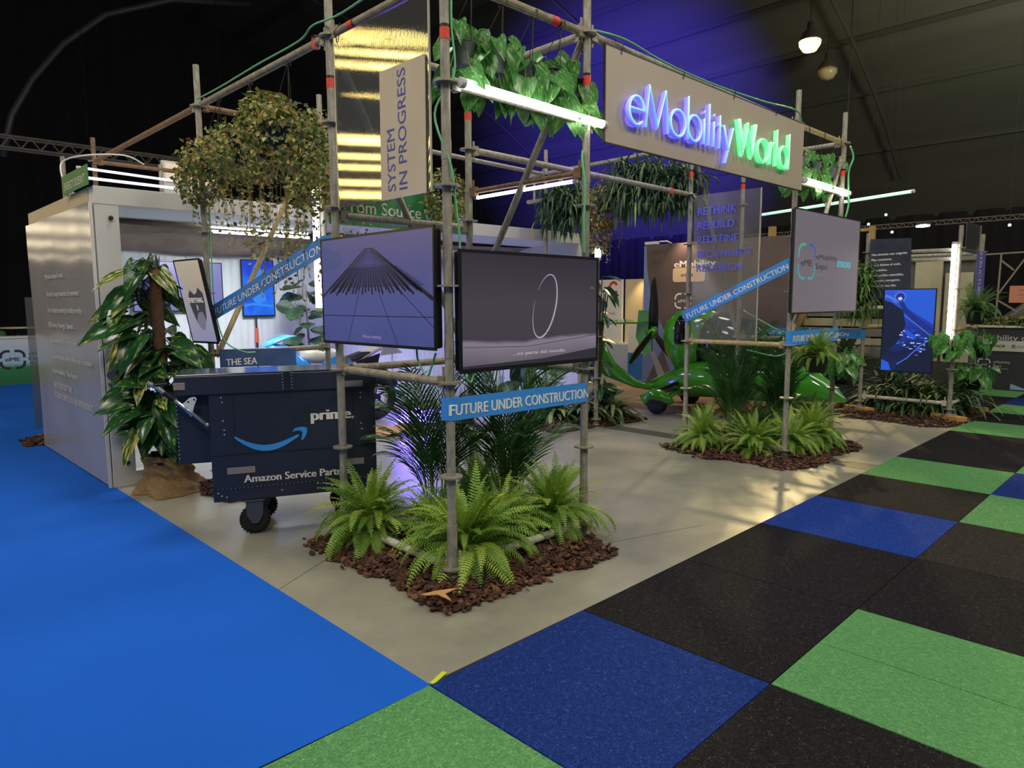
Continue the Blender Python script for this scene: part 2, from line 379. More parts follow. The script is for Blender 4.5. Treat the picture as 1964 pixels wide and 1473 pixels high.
mb = MB(); mb.cbox((0.055, 0.022, 0.004), (0.10, 0.022, 0.006), 0.002, rot_z(0.35))
single('tape_scrap', mb, mat('lime_tape', '#b8c81e', 0.5), 'small scrap of lime yellow tape at the carpet corner', 'tape')
# lattice truss hung far left
tr = thing('lighting_truss', (2.5, 17.0, 5.0), 'long box lattice truss hanging over the far end of the dark hall', 'truss')
M_alu = mat('dull_aluminium', '#8a8176', 0.5, 0.5)
A0, A1 = V((-1.5, 17.0, 4.95)), V((7.4, 17.0, 4.95))
for nm, dy, dz in (('top_chord', 0, 0.25), ('top_chord', 0.3, 0.25), ('bottom_chord', 0, 0), ('bottom_chord', 0.3, 0)):
    part(nm, MB().tube(A0+V((0, dy, dz)), A1+V((0, dy, dz)), 0.026, 8), M_alu, tr)
mb = MB()
for i in range(24):
    x = -1.5+i*0.37; a = V((x, 17, 4.95)); b = V((x+0.185, 17, 5.2)); c = V((x+0.37, 17, 4.95)); mb.tube(a, b, 0.012, 6); mb.tube(b, c, 0.012, 6)
    mb.tube(a+V((0, .3, 0)), b+V((0, .3, 0)), 0.012, 6)
part('lattice_brace', mb, M_alu, tr, kind='stuff', label='thin zigzag braces')
for x in (0.0, 3.2, 6.4): part('hanging_cable', MB().tube((x, 17.15, 5.2), (x, 17.15, vault(x)-0.1), 0.008, 5), M_black, tr)
# far right line truss with lamps
tr = thing('lighting_truss', (16.0, 2.4, 3.1), 'thin far lattice truss strung across the right end of the hall', 'truss')
for dz in (0, 0.09): part('chord', MB().tube((16, -2.5, 3.15+dz), (16, 7.0, 3.15+dz), 0.012, 6), M_alu, tr)
mb = MB()
for i in range(60):
    y = -2.5+i*0.158; mb.tube((16, y, 3.15), (16, y+0.079, 3.24), 0.006, 4); mb.tube((16, y+0.079, 3.24), (16, y+0.158, 3.15), 0.006, 4)
part('lattice_brace', mb, M_alu, tr, kind='stuff')
for y in (0.0, 4.6): part('hanging_cable', MB().tube((16, y, 3.24), (16, y, vault(16)), 0.01, 5), M_black, tr)
M_cool = glow('cool_lamp', '#e6fbff', 14)
fl = thing('flood_light', (15.9, 2.8, 3.1), 'small bright white flood lamp on the far right truss', 'lamp')
mb = MB(); mb.cbox((15.9, 2.8, 3.16), (0.16, 0.34, 0.10), 0.02); part('housing', mb, M_black, fl)
mb = MB(); mb.lathe((15.84, 2.8, 3.13), [(0.02, -0.03), (0.07, -0.02), (0.075, 0.01), (0.03, 0.03)], 14); 
for i in range(len(mb.v)): q = V(mb.v[i])-V((15.84, 2.8, 3.13)); mb.v[i] = (15.80+q.x*0.6, 2.8+q.y*1.9, 3.13+q.z)
part('lens', mb, M_cool, fl)
for nm_, (x, y, z) in {'first': (15.9, 3.6, 3.45), 'second': (15.9, 1.23, 3.03), 'third': (15.9, 3.45, 3.05), 'fourth': (16, 4.0, 3.28)}.items():
    lb = {'first': 'tiny white lamp dot high left of the flood lamp', 'second': 'tiny white lamp dot at the far right edge under the truss', 'third': 'tiny lamp dot just below left of the flood lamp', 'fourth': 'tiny lamp dot next to the grey screen top corner'}[nm_]
    t = thing('pin_light', (x, y, z), lb, 'lamp'); mb = MB(); mb.lathe((x, y, z), [(0.008, -0.03), (0.03, -0.02), (0.03, 0.02), (0.01, 0.03)], 10); part('lens', mb, glow('pin_lamp', '#dfe8f0', 1.2), t)
    part('cable', MB().tube((x, y, z+0.03), (x, y, vault(x)-0.02), 0.004, 4), M_black, t)
# high bay lamps
def highbay(x, y, z, lit, label):
    t = thing('high_bay_lamp', (x, y, z), label, 'lamp')
    mb = MB(); mb.lathe((x, y, z), [(0.30, 0.0), (0.29, 0.03), (0.20, 0.22), (0.10, 0.30), (0.09, 0.50), (0.02, 0.52)], 20); part('shade', mb, mat('lamp_shade', '#57544c', 0.4, 0.5), t, True)
    mb = MB(); mb.lathe((x, y, z-0.02), [(0.02, -0.30), (0.18, -0.25), (0.28, -0.10), (0.29, 0.01), (0.02, 0.02)], 20); part('lens', mb, glow('sodium_lamp', '#ffc94a', 24) if lit else mat('unlit_lens', '#a79f88', 0.3), t, True)
    part('cable', MB().tube((x, y, z+0.5), (x, y, vault(x)-0.02), 0.012, 5), M_black, t)
highbay(18.9, 6.83, 8.78, True, 'glaring warm yellow high bay lamp under the dark roof')
highbay(21.2, 7.25, 8.6, False, 'unlit dome lamp under the roof below the glaring one')
# warm strip lamps of the hall (outside the frame, mirrored in the glossy sheets)
M_strip = glow('warm_strip', '#ffdb78', 20.0)
M_strip2 = glow('pale_strip', '#ffe7bc', 5.0)
for i, (x, y, z, L, wv, h) in enumerate([(-6.0, 11.2, 3.86, 3.4, .02, .09), (-6.2, 11.4, 4.16, 3.4, 0, .07), (-6.0, 11.2, 4.44, 3.2, 0, .06), (-6.1, 11.3, 4.70, 3.4, 0, .06), (-6.0, 11.2, 5.02, 3.2, 0, .16), (-6.6, 10.8, 5.95, 0.9, 0, .05), (-6.0, 11.0, 6.52, 2.3, .01, .10), (-6.3, 10.8, 6.78, 2.8, 0, .09), (-6.0, 11.4, 7.22, 3.8, .12, .10),
                                         (-2.1, 13.3, 2.40, 1.9, .03, .05), (-2.1, 13.3, 2.64, 1.9, .02, .10), (-2.0, 13.2, 2.92, 2.0, .03, .16), (-2.0, 13.2, 3.20, 2.0, 0, .10)]):
    c = V((x, y, z)); dd = V((0.83, 0.56, 0)); t = thing('strip_lamp', c, 'warm yellow strip lamp hung in the hall beside the stand', 'lamp', 'warm strip lamps mirrored in the glossy sheets')
    nn = V((-0.56, 0.83, 0)); mb = MB(); secs = []
    for k in range(25):
        u = k/24-0.5; q = c+dd*(u*L)+V((0, 0, wv*sin(u*9+1))); secs.append([q+nn*0.03+V((0, 0, h/2)), q-nn*0.03+V((0, 0, h/2)), q-nn*0.03-V((0, 0, h/2)), q+nn*0.03-V((0, 0, h/2))])
    mb.loft(secs); part('tube', mb, M_strip if i < 9 else M_strip2, t)
    part('housing', MB().box(c+V((0, 0, h/2+wv+0.03)), (L, 0.10, 0.03), rot_z(0.594)), M_black, t)
# ================================================================== scaffolding
M_pole = mat('galvanised_tube', '#a8a496', 0.5, 0.2, noise=38, col2='#807c70', stretch=(1, 1, 0.35), detail=6)
M_pole_tan = mat('aged_tube', '#bba878', 0.6, 0.1, noise=30, col2='#988862', stretch=(1, 1, 0.4), detail=6)
M_pole_dark = mat('weathered_tube', '#a0967f', 0.6, 0.15, noise=24, col2='#746c5c', detail=6)
M_pole_white = mat('pale_tube', '#d3d0bd', 0.5, 0.05, noise=20, col2='#aeab98', detail=5)
M_rust = mat('rusty_tube', '#8a6f55', 0.7, 0.1, noise=30, col2='#6a4a36', detail=6)
M_ros = mat('rosette_zinc', '#a39e8c', 0.5, 0.35, noise=30, col2='#837e6f')
ROS = MB(); ROS.lathe((0, 0, 0), [(0.025, -0.005), (0.062, -0.005), (0.062, 0.005), (0.025, 0.005)], 20)
ROSM = ROS.mesh('rosette', M_ros)
BAND = MB(); BAND.lathe((0, 0, 0), [(0.0255, -0.028), (0.0255, 0.028)], 14); BAND.lathe((0, 0, 0.035), [(0.0253, -0.006), (0.0253, 0.008)], 14, 1)
BANDM = BAND.mesh('red_band', [M_red, M_black])
def inst(name, me, parent, loc, rz=0.0, label=None):
    o = bpy.data.objects.new(name, me); COL.objects.link(o); o.parent = parent; o.location = loc; o.rotation_euler = (0, 0, rz)
    if label: o['label'] = label
    return o
def standard(t, x, y, top, z0=0.1, ros=True, band=2.83, m=None, plate=True, foot=0.0, n=7):
    O = V(tuple(t['_o'])); mb = MB()
    mb.tube((x, y, z0-0.03), (x, y, top), 0.0242, 14)
    mb.tube((x, y, z0-0.06), (x, y, z0+0.24), 0.0285, 14)          # base collar
    for zz in (1.15, 2.15): mb.lathe((x, y, z0+zz-0.02), [(0.0242, -0.001), (0.0262, 0), (0.0262, 0.09), (0.0242, 0.091)], 14)
    if plate:
        mb.tube((x, y, foot), (x, y, z0), 0.018, 10); mb.slab((x-0.075, y-0.075, foot), (x+0.075, y+0.075, foot+0.008))
        mb.lathe((x, y, z0-0.06), [(0.03, -0.02), (0.045, -0.015), (0.045, 0.0), (0.03, 0.005)], 10)
    st = part('standard', mb, m or M_pole, t, smooth=False)
    for k in range(n):
        z = z0+0.5*k
        if z < top-0.1: inst('rosette', ROSM, st, V((x, y, z))-O)
    if band and band < top: inst('red_band', BANDM, st, V((x, y, band))-O, random.uniform(0, 6))
    return st
def ledger(t, a, b, z, m=None, name='ledger', r=0.0242, z2=None):
    a = V((a[0], a[1], z)); b = V((b[0], b[1], z if z2 is None else z2)); d = (b-a).normalized(); mb = MB()
    mb.tube(a+d*0.075, b-d*0.075, r, 12)
    ang = atan2(d.y, d.x)
    for p, s in ((a, 1), (b, -1)):                                    # wedge heads with their wedges
        mb.box(p+d*s*0.058, (0.058, 0.034, 0.062), rot_z(ang)); mb.box(p+d*s*0.052+V((0, 0, 0.02)), (0.014, 0.007, 0.12), rot_z(ang))
    return part(name, mb, m or M_pole, t)
def brace(t, a, b, m=None):
    a, b = V(a), V(b); d = (b-a).normalized(); mb = MB(); mb.tube(a, b, 0.0225, 12)
    for p in (a, b): mb.box(p, (0.05, 0.03, 0.05))
    return part('diagonal_brace', mb, m or M_pole, t)
P1, P2, P3, P4 = (0.70, 0.712), (0.70, 1.803), (1.79, 0.712), (1.79, 1.803)
R1, SS, R2, R2b = (0.70, 3.873), (1.79, 3.873), (0.70, 6.94), (1.79, 6.94)
Q1, Q2, Q3, Q4 = (4.859, 0.785), (4.859, 1.875), (5.949, 0.785), (5.949, 1.875)
D1, D2 = (5.02, 4.055), (5.0, 3.2)
C1, C2, C3, C4 = (8.42, 0.29), (8.42, 1.36), (9.49, 0.29), (9.49, 1.36)
# front tower
tA = thing('scaffold_tower', (1.245, 1.26, 0), 'front corner scaffold tower holding two screens over the fern bed', 'scaffold', 'square scaffold towers of the stand')
for p, top in ((P1, 3.6), (P2, 3.55), (P3, 3.55), (P4, 3.35)): standard(tA, *p, top)
ledger(tA, P1, P2, 0.1, M_pole_white); ledger(tA, P1, P3, 0.1, M_pole_white); ledger(tA, P2, P4, 0.1, M_pole_white); ledger(tA, P3, P4, 0.1, M_pole_white)
ledger(tA, P1, P2, 1.1, M_pole_dark); ledger(tA, P2, P4, 1.1, M_pole_dark); ledger(tA, P3, P4, 1.1)
ledger(tA, P1, P2, 3.1, M_pole_dark); ledger(tA, P1, P3, 3.1, M_pole_dark); ledger(tA, P2, P4, 3.1); ledger(tA, P3, P4, 3.1)
ledger(tA, P1, P3, 2.6); ledger(tA, P2, P4, 2.05); ledger(tA, P3, P4, 2.30, M_rust, r=0.017)
brace(tA, (P3[0], P3[1]+0.03, 3.08), (P4[0], P4[1]-0.03, 1.5)); brace(tA, (P2[0]+0.03, P2[1], 3.05), (P4[0]-0.03, P4[1], 1.12))
# second tower
tB = thing('scaffold_tower', (5.40, 1.33, 0), 'second scaffold tower behind, with the grey screen and the clear lettered sheet', 'scaffold', 'square scaffold towers of the stand')
for p, top in ((Q1, 3.4), (Q2, 3.15), (Q3, 3.4), (Q4, 3.15)): standard(tB, *p, top, band=2.8)
for a, b in ((Q1, Q2), (Q1, Q3), (Q3, Q4), (Q2, Q4)): ledger(tB, a, b, 0.1, M_pole_white)
ledger(tB, Q1, Q2, 1.1, M_pole_tan); ledger(tB, Q1, Q3, 1.1, M_pole_tan); ledger(tB, Q3, Q4, 1.1, M_pole_tan)
ledger(tB, Q1, Q3, 3.1, M_pole_tan); ledger(tB, Q1, Q2, 3.1); ledger(tB, Q2, Q4, 3.1); ledger(tB, Q3, Q4, 3.1); ledger(tB, Q1, Q3, 2.6)
brace(tB, (Q3[0], Q3[1]+0.02, 2.95), (Q1[0]+0.04, Q1[1]+0.02, 1.12)); brace(tB, (Q2[0]+0.03, Q2[1], 3.05), (Q4[0]-0.03, Q4[1], 1.12))
# far tower on wooden pads
tC = thing('scaffold_tower', (8.95, 0.82, 0), 'far right scaffold tower on wooden pads with the blue screen', 'scaffold', 'square scaffold towers of the stand')
for p, top in ((C1, 2.42), (C2, 2.40), (C3, 2.38), (C4, 2.3)): standard(tC, *p, top, z0=0.15, band=None, foot=0.076, n=5)
for a, b in ((C1, C2), (C1, C3), (C3, C4)): ledger(tC, a, b, 0.22, M_pole_white)
for a, b in ((C1, C2), (C1, C3), (C2, C4), (C3, C4)): ledger(tC, a, b, 2.13, M_pole)
ledger(tC, C1, C2, 2.02); ledger(tC, C1, C3, 1.15, M_pole_tan); ledger(tC, C2, C4, 1.15, M_pole_tan)
M_wood = mat('raw_wood', '#c99a52', 0.7, noise=14, col2='#b5843f', stretch=(1, 6, 6))
for (x, y), lb in ((C1, 'yellow wooden pad under the nearest leg of the far scaffold tower'), (C2, 'yellow wooden pad under the left leg of the far scaffold tower'), (C3, 'yellow wooden pad under the right leg of the far scaffold tower')):
    mb = MB(); mb.cbox((x, y, 0.038), (0.15, 0.40, 0.076), 0.004, rot_z(-0.5)); single('wood_pad', mb, M_wood, lb, 'wood block', 'wooden pads under the far tower')
# rear frame over the container
tL = thing('scaffold_bay', (1.24, 3.87, 0), 'scaffold frame in front of the white container with the leafy basket', 'scaffold')
standard(tL, *R1, 3.42, band=None); standard(tL, *SS, 3.4, band=None)
ledger(tL, R1, SS, 3.1, M_rust); ledger(tL, R1, SS, 1.1, M_pole_dark); brace(tL, (1.75, 3.87, 3.05), (0.76, 3.87, 1.10), M_pole_tan)
tR = thing('scaffold_bay', (1.24, 6.94, 0), 'rusty scaffold uprights rising behind the white container roof', 'scaffold')
standard(tR, *R2, 3.36, band=None, m=M_rust); standard(tR, *R2b, 3.34, band=None, m=M_rust); standard(tR, 0.45, 7.2, 3.16, band=None, m=M_pole_dark)
ledger(tR, R2, R2b, 3.1, M_rust); ledger(tR, (0.45, 7.2), (1.79, 6.95), 2.75)
part('upright_stub', MB().tube((1.40, 6.94, 2.7), (1.40, 6.94, 3.16), 0.0242, 12), M_pole, tR)
tD = thing('scaffold_bay', (5.0, 3.6, 0), 'rear scaffold frame with the hanging strap leaf baskets', 'scaffold')
standard(tD, *D1, 3.4, band=None); standard(tD, *D2, 2.7, band=None, m=M_pole_dark)
# rails tying the towers together
def rail(a, b, z, m, lb, z2=None, name='scaffold_rail'):
    a, b = V((a[0], a[1], z)), V((b[0], b[1], z if z2 is None else z2)); d = (b-a).normalized(); t = thing(name, a, lb, 'rail')
    part('tube', MB().tube(a+d*0.08, b-d*0.08, 0.0242, 14), m, t)
    for p, s in ((a, 1), (b, -1)):
        mb = MB(); mb.box(p+d*s*0.058, (0.058, 0.036, 0.064), rot_z(atan2(d.y, d.x))); mb.box(p+d*s*0.052, (0.014, 0.007, 0.13), rot_z(atan2(d.y, d.x))); part('wedge_head', mb, M_ros, t)
    return t
t = rail(P2, R1, 3.1, M_pole_dark, 'top scaffold rail running from the front tower back over the dark cart')
inst('red_band', BANDM, t, V((0, 0.16, 0)), 0); t.children[-1].rotation_euler = (pi/2, 0, 0)
rail(R1, R2, 3.1, M_rust, 'rusty top scaffold rail sloping back over the container roof')
t = rail(P3, Q1, 3.1, M_pole, 'top scaffold rail carrying the neon sign board')
rail(P3, Q1, 2.6, M_pole, 'lower scaffold rail behind the neon sign board')
t = rail(P4, Q2, 2.6, M_pole, 'inner scaffold rail crossing the aisle between the towers')
inst('red_band', BANDM, t, V((2.68, 0.06, 0)), 0); t.children[-1].rotation_euler = (0, pi/2, 0)
g = thing('lattice_girder', (5.0, 3.0, 3.1), 'lattice girder above the hanging strap leaf baskets', 'girder')
part('top_chord', MB().tube((5.05, 4.4, 3.12), (4.92, 1.9, 3.10), 0.0242, 12), M_pole, g); part('bottom_chord', MB().tube((5.05, 4.4, 2.80), (4.92, 1.9, 2.78), 0.0242, 12), M_pole, g)
for i in range(6):
    y = 4.3-i*0.46; part('post', MB().tube((5.0+(y-3)*0.05, y, 2.8), (5.0+(y-3)*0.05, y, 3.1), 0.016, 8), M_pole, g)
# red bands on horizontals
def hband(t, p, axis):
    o = inst('red_band', BANDM, t, V(p)-V(tuple(t['_o'])), 0); o.rotation_euler = (pi/2, 0, 0) if axis == 'y' else (0, pi/2, 0)
hband(tA, (0.70, 1.55, 3.1), 'y'); hband(tA, (1.50, 0.712, 3.1), 'x')
# ================================================================== sheets, sign, screens, banners, tubes
X_, Y_, Z_ = V((1, 0, 0)), V((0, 1, 0)), V((0, 0, 1))
M_navy = mat('print_navy', '#46509a', 0.6); M_wtext = mat('print_white', '#f2f2ee', 0.55); M_kraft = mat('board_tan', '#bdae96', 0.5, noise=2, col2='#c6b8a2')
M_poly = poly_mat('clear_sheet', '#50504c', 0.66, 0.035, 95, 'Y', 0.25)
M_zip = mat('cable_tie', '#151515', 0.5)
# fluted sheet with the SYSTEM IN PROGRESS board
t = thing('fluted_sheet', (0.70, 1.24, 2.08), 'glossy fluted clear sheet behind the tan lettered board', 'panel')
part('sheet', MB().slab((0.668, 0.80, 2.08), (0.676, 1.70, 3.055)), M_poly, t)
for y in (0.80, 1.70): part('edge_strip', MB().slab((0.667, y-0.004, 2.08), (0.677, y+0.004, 3.055)), mat('sheet_edge', '#b9b6a4', 0.3), t)
for y in (0.84, 1.66): part('cable_tie', MB().path([(0.667, y, 3.02), (0.65, y, 3.08), (0.69, y, 3.135), (0.735, y, 3.08), (0.68, y, 3.02)], 0.003, 5), M_zip, t)
t = thing('lettered_board', (0.66, 1.03, 2.08), 'tan board reading SYSTEM IN PROGRESS in upright navy letters', 'sign')
mb = MB().prism([(1.235, 2.076), (0.83, 2.076), (0.822, 2.755), (1.225, 2.755)], lambda y, z: (0.664, y, z), (-0.005, 0, 0)); part('board', mb, M_kraft, t)
fl = Flat(); fl.text('SYSTEM', 0.03, -0.140, 0.076, 0.325, 0, 0.004, 0); fl.text('IN PROGRESS', 0.03, -0.245, 0.076, 0.615, 0, 0.004, 0)
fl.build('lettering', M_navy, t, (0.6588, 1.235, 2.085), Z_, Y_)   # upright text reads bottom to top
# neon sign board
t = thing('sign_board', (3.25, 0.66, 2.49), 'long pale neon sign board hung between the two towers', 'sign')
M_sign = mat('sign_face', '#b5a897', 0.5)
part('board', MB().slab((1.90, 0.655, 2.487), (4.70, 0.667, 3.055)), M_sign, t)
for lo, hi in (((1.895, 0.653, 2.482), (4.705, 0.670, 2.488)), ((1.895, 0.653, 3.054), (4.705, 0.670, 3.060)), ((1.894, 0.653, 2.482), (1.90, 0.670, 3.06))): part('edge_strip', MB().slab(lo, hi), mat('sign_edge', '#2c2a2e', 0.5), t)
for x in (2.05, 2.75, 3.45, 4.15): part('cable_tie', MB().path([(x, 0.652, 3.03), (x, 0.64, 3.09), (x, 0.69, 3.13), (x, 0.735, 3.09), (x, 0.69, 3.04)], 0.003, 5), M_zip, t)
def el(cx, cy, rx, ry, a0=0, a1=360, n=22): return [(cx+rx*cos(radians(a0+(a1-a0)*i/n)), cy+ry*sin(radians(a0+(a1-a0)*i/n))) for i in range(n+1)]
GL = {'e': (0.66, [[(0.04, 0.36), (0.60, 0.36)]+el(0.32, 0.33, 0.29, 0.33, 5, 315)]),
 'M': (1.02, [[(0.02, 0.0), (0.14, 1.0), (0.48, 0.06), (0.82, 1.0), (0.95, 0.0)]]),
 'o': (0.76, [el(0.36, 0.33, 0.33, 0.33)]), 'b': (0.74, [[(0.05, 1.08), (0.05, 0.0)], el(0.37, 0.33, 0.31, 0.33)]),
 'i': (0.24, [[(0.08, 0.0), (0.08, 0.66)], [(0.08, 0.80), (0.08, 0.86)]]), 'l': (0.24, [[(0.08, 0.0), (0.08, 1.08)]]),
 't': (0.34, [[(0.15, 0.0), (0.15, 0.88)], [(0.03, 0.62), (0.29, 0.62)]]), 'y': (0.56, [[(0.02, 0.66), (0.27, 0.02)], [(0.52, 0.66), (0.13, -0.36)]]),
 'W': (1.12, [[(0.02, 1.0), (0.28, 0.02), (0.55, 0.96), (0.80, 0.02), (1.04, 1.0)], [(0.10, 1.0), (0.33, 0.16), (0.55, 0.80), (0.77, 0.16), (0.96, 1.0)]]),
 'r': (0.36, [[(0.06, 0.0), (0.06, 0.66)], el(0.30, 0.38, 0.24, 0.27, 180, 80, 10)]), 'd': (0.72, [[(0.64, 1.08), (0.64, 0.0)], el(0.34, 0.33, 0.30, 0.33)])}
M_nb = glow('neon_cyan', '#44b8f4', 0.95); M_ng = glow('neon_green', '#3fe89c', 0.95)
M_hb = glow('halo_blue', '#1a08ee', 4.0); M_hg = glow('halo_green', '#08c060', 1.6)  # glowing strips added behind the letters to throw their halo
M_nbb = glow('neon_blue_back', '#2010c0', 1.5); M_ngb = glow('neon_green_back', '#08c068', 1.5)
def neon(word, x0, x1, z0, cap, mf, mbk, nm):
    w = sum(GL[c][0] for c in word); k = (x1-x0)/w; x = x0
    for c in word:
        adv, st = GL[c]; O = V((x, 0, z0)); a = MB(); b = MB(); hl = MB()
        for s_ in st:
            closed = (len(s_) > 20 and c in 'obd')
            p3 = [V((x+px*k, 0.608, z0+pz*cap)) for px, pz in s_]
            if closed: p3 = p3[:-1]
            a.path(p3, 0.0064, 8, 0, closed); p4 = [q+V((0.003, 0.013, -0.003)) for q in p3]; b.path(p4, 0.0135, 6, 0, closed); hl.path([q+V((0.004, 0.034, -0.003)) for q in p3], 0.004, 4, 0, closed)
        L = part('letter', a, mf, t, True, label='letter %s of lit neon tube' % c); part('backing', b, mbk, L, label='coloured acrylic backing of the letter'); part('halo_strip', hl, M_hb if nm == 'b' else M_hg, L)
        x += adv*k
neon('eMobility', 2.075, 3.385, 2.625, 0.262, M_nb, M_nbb, 'b'); neon('World', 3.445, 4.345, 2.62, 0.262, M_ng, M_ngb, 'g')
def blight(p, c, e):
    L = bpy.data.lights.new('neon_glow', 'AREA'); L.shape = 'RECTANGLE'; L.size = 1.3; L.size_y = 0.2; L.energy = e; L.color = c
    o = bpy.data.objects.new('neon_glow', L); COL.objects.link(o); o.location = p; o.rotation_euler = (pi/2, 0, 0); return o
# ------------------------------------------------ screens
M_bez = mat('bezel', '#17171b', 0.35); M_bezg = mat('bezel_grey', '#2b2b30', 0.35)
def tv(label, O, Xd, w, h, scr, group=None, depth=0.055, bez=0.012, tilt=0.0, bm=None, name='flat_screen', Up=None):
    """O bottom left corner of the front face seen from its front, Xd to its right"""
    O, Xd = V(O), V(Xd).normalized(); Up = V(Up).normalized() if Up else Z_.copy()
    if tilt: Rm = Matrix.Rotation(tilt, 3, Xd.cross(Up)); c0 = O+Xd*w/2+Up*h/2; Xd = Rm @ Xd; Up = Rm @ Up; O = c0-Xd*w/2-Up*h/2
    Nn = Xd.cross(Up); Bm = Matrix((Xd, Up, Nn)).transposed()
    t = thing(name, O+Xd*w/2-Nn*depth/2, label, 'screen', group)
    t['_fr'] = 0
    c = O+Xd*w/2+Up*h/2
    part('housing', MB().cbox(c-Nn*(depth/2+0.004), (w-0.02, h-0.02, depth), 0.012, Bm), M_black, t)
    mb = MB()
    for (x, y, ww, hh) in ((0, 0, w, bez*1.4), (0, h-bez, w, bez), (0, bez*1.4, bez, h-bez*2.4), (w-bez, bez*1.4, bez, h-bez*2.4)): mb.box(O+Xd*(x+ww/2)+Up*(y+hh/2)-Nn*0.004, (ww, hh, 0.012), Bm)
    part('bezel', mb, bm or M_bez, t)
    me = MB().add([(-w/2+bez, 0, -h/2+bez), (w/2-bez, 0, -h/2+bez), (w/2-bez, 0, h/2-bez), (-w/2+bez, 0, h/2-bez)], [(0, 1, 2, 3)]).mesh('screen', scr)
    o = bpy.data.objects.new('screen', me); COL.objects.link(o); o.parent = t
    M3 = Matrix((Xd, -Nn, Up)).transposed(); o.location = c-Nn*0.001-V(tuple(t['_o'])); o.rotation_euler = M3.to_euler()
    fl = Flat()
    def done(mats, name='picture'): return fl.build(name, mats, t, O, Xd, Up, 0.0005)
    return t, fl, done
def em(hexc, s=1.0):
    m = glow('lit_'+hexc.strip('#'), hexc, s); m.node_tree.nodes['Principled BSDF'].inputs['Base Color'].default_value = (0.01, 0.01, 0.01, 1); m.node_tree.nodes['Principled BSDF'].inputs['Roughness'].default_value = 0.35; return m
# 1 purple screen with the tower seen from below
S1 = screen_mat('screen_tower', [(0.0, '#46508c'), (0.45, '#5a62a6'), (0.75, '#605e9c'), (1.0, '#4c5690')], 2, 0.60, 0.5, 2.2, 0.28, 0.9)
t, fl, done = tv('purple screen showing a tower seen from below, left of the corner post', (0.632, 1.873, 1.268), (0, -1, 0), 1.135, 0.638, S1)
apex = (0.53, 0.545)
fl.poly([(0.012, 0.43), (0.012, 0.60), (0.20, 0.55), (0.26, 0.50), (0.20, 0.46)], 0); fl.rib([(0.012, 0.285), (0.50, 0.552), (0.575, 0.552), (1.122, 0.265)], [0.012, 0.008, 0.008, 0.024], 3, 3)
fl.poly([(0.08, 0.335), (0.50, 0.552), (0.535, 0.566), (0.575, 0.552), (1.06, 0.335)], 2); fl.poly([(0.30, 0.45), (0.50, 0.552), (0.535, 0.566), (0.575, 0.552), (0.80, 0.45)], 5, 2)
for i in range(27):
    a = i/26; bx = 0.10+0.93*a; fl.rib([(0.505+0.065*a, 0.545), (0.505+0.065*a+(bx-0.505-0.065*a)*0.5, 0.43), (bx, 0.305+0.012*sin(i*2.3))], [0.0015, 0.007, 0.016], 3, 3)
for yy, x0, x1 in ((0.49, .42, .66), (0.45, .35, .74), (0.41, 0.28, 0.83)): fl.rib([(x0, yy), ((x0+x1)/2, yy+0.012), (x1, yy)], 0.003, 1, 3)
fl.rib([(0.012, 0.172), (1.122, 0.172)], 0.0045, 3, 2)
for a, b in (((0.43, 0.32), (0.29, 0.015)), ((0.62, 0.32), (0.80, 0.015)), ((0.82, 0.32), (1.122, 0.12))): fl.rib([a, b], 0.0045, 3, 2)
fl.text('We are resetting', 0.45, 0.045, 0.022, 0.19, 4, 0.004, 0, 3)
done([em('#3a4678'), em('#2c2e58'), em('#30335f'), em('#0c0e20'), em('#9a7ab4'), em('#4c5088')])
# 2 dark screen with the ring
S2 = screen_mat('screen_ring', [(0.0, '#2b2830'), (0.09, '#584f5a'), (0.27, '#7d7582'), (0.30, '#3d3740'), (0.55, '#403942'), (1.0, '#2a2630')], 2, 1.0, 0.22, 1.6, 0.40, 1.5)
t, fl, done = tv('dark grey screen showing a thin pale ring, right of the corner post', (0.722, 0.652, 1.148), (1, 0, 0), 1.122, 0.638, S2, bez=0.016)
def ringp(a0, a1, w0, w1, m, n=26):
    pts = [(0.64+0.092*cos(radians(a0+(a1-a0)*i/n))+0.045*sin(radians(a0+(a1-a0)*i/n)), 0.345+0.18*sin(radians(a0+(a1-a0)*i/n))) for i in range(n+1)]; fl.rib(pts, [w0+(w1-w0)*sin(pi*i/n) for i in range(n+1)], m, 2)
ringp(150, -190, 0.0015, 0.012, 0); ringp(60, -130, 0.001, 0.005, 1)
fl.rib([(0.02, 0.135), (0.5, 0.12), (1.10, 0.165)], 0.003, 2, 2); fl.rib([(0.60, 0.20), (0.85, 0.165), (1.10, 0.185)], 0.003, 2, 2)
fl.poly([(0.016, 0.022), (1.106, 0.022), (1.106, 0.085), (0.62, 0.045), (0.016, 0.035)], 3, 1)
fl.text('...no parte del mundo.', 0.38, 0.075, 0.020, 0.44, 1, 0.0, 0, 3)
done([em('#8e95a8'), em('#b9b4b8'), em('#35313a'), em('#2a2730')])
# 3 grey portrait screen with the show logos
S3 = screen_mat('screen_grey', [(0.0, '#7c737a'), (0.5, '#7b767e'), (1.0, '#747a7e')], 2, 0.72, 0.0)
t, fl, done = tv('pale grey screen with show logos on the second tower', (4.69, 0.70, 1.392), (1, 0, 0), 1.58, 0.955, S3, bm=M_bezg, depth=0.035)
fl.logo(0.11, 0.33, 0.36, 0.31, 0.028, 0, [1, 2, 0, 0]); fl.text('eME', 0.165, 0.445, 0.062, 0.24, 3, 0.012); fl.text('eMobility', 0.50, 0.515, 0.052, 0.50, 3, 0.006); fl.text('Expo', 0.50, 0.425, 0.055, 0.27, 3, 0.01)
fl.text('mou', 1.02, 0.455, 0.10, 0.33, 4, 0.03); fl.text('WORLD CONGRESS | MOBILITY FORUM', 0.50, 0.365, 0.018, 0.95, 5, 0.0)
for i in range(4): fl.rect(1.38, 0.46+i*0.024, 0.15, 0.006, 5)
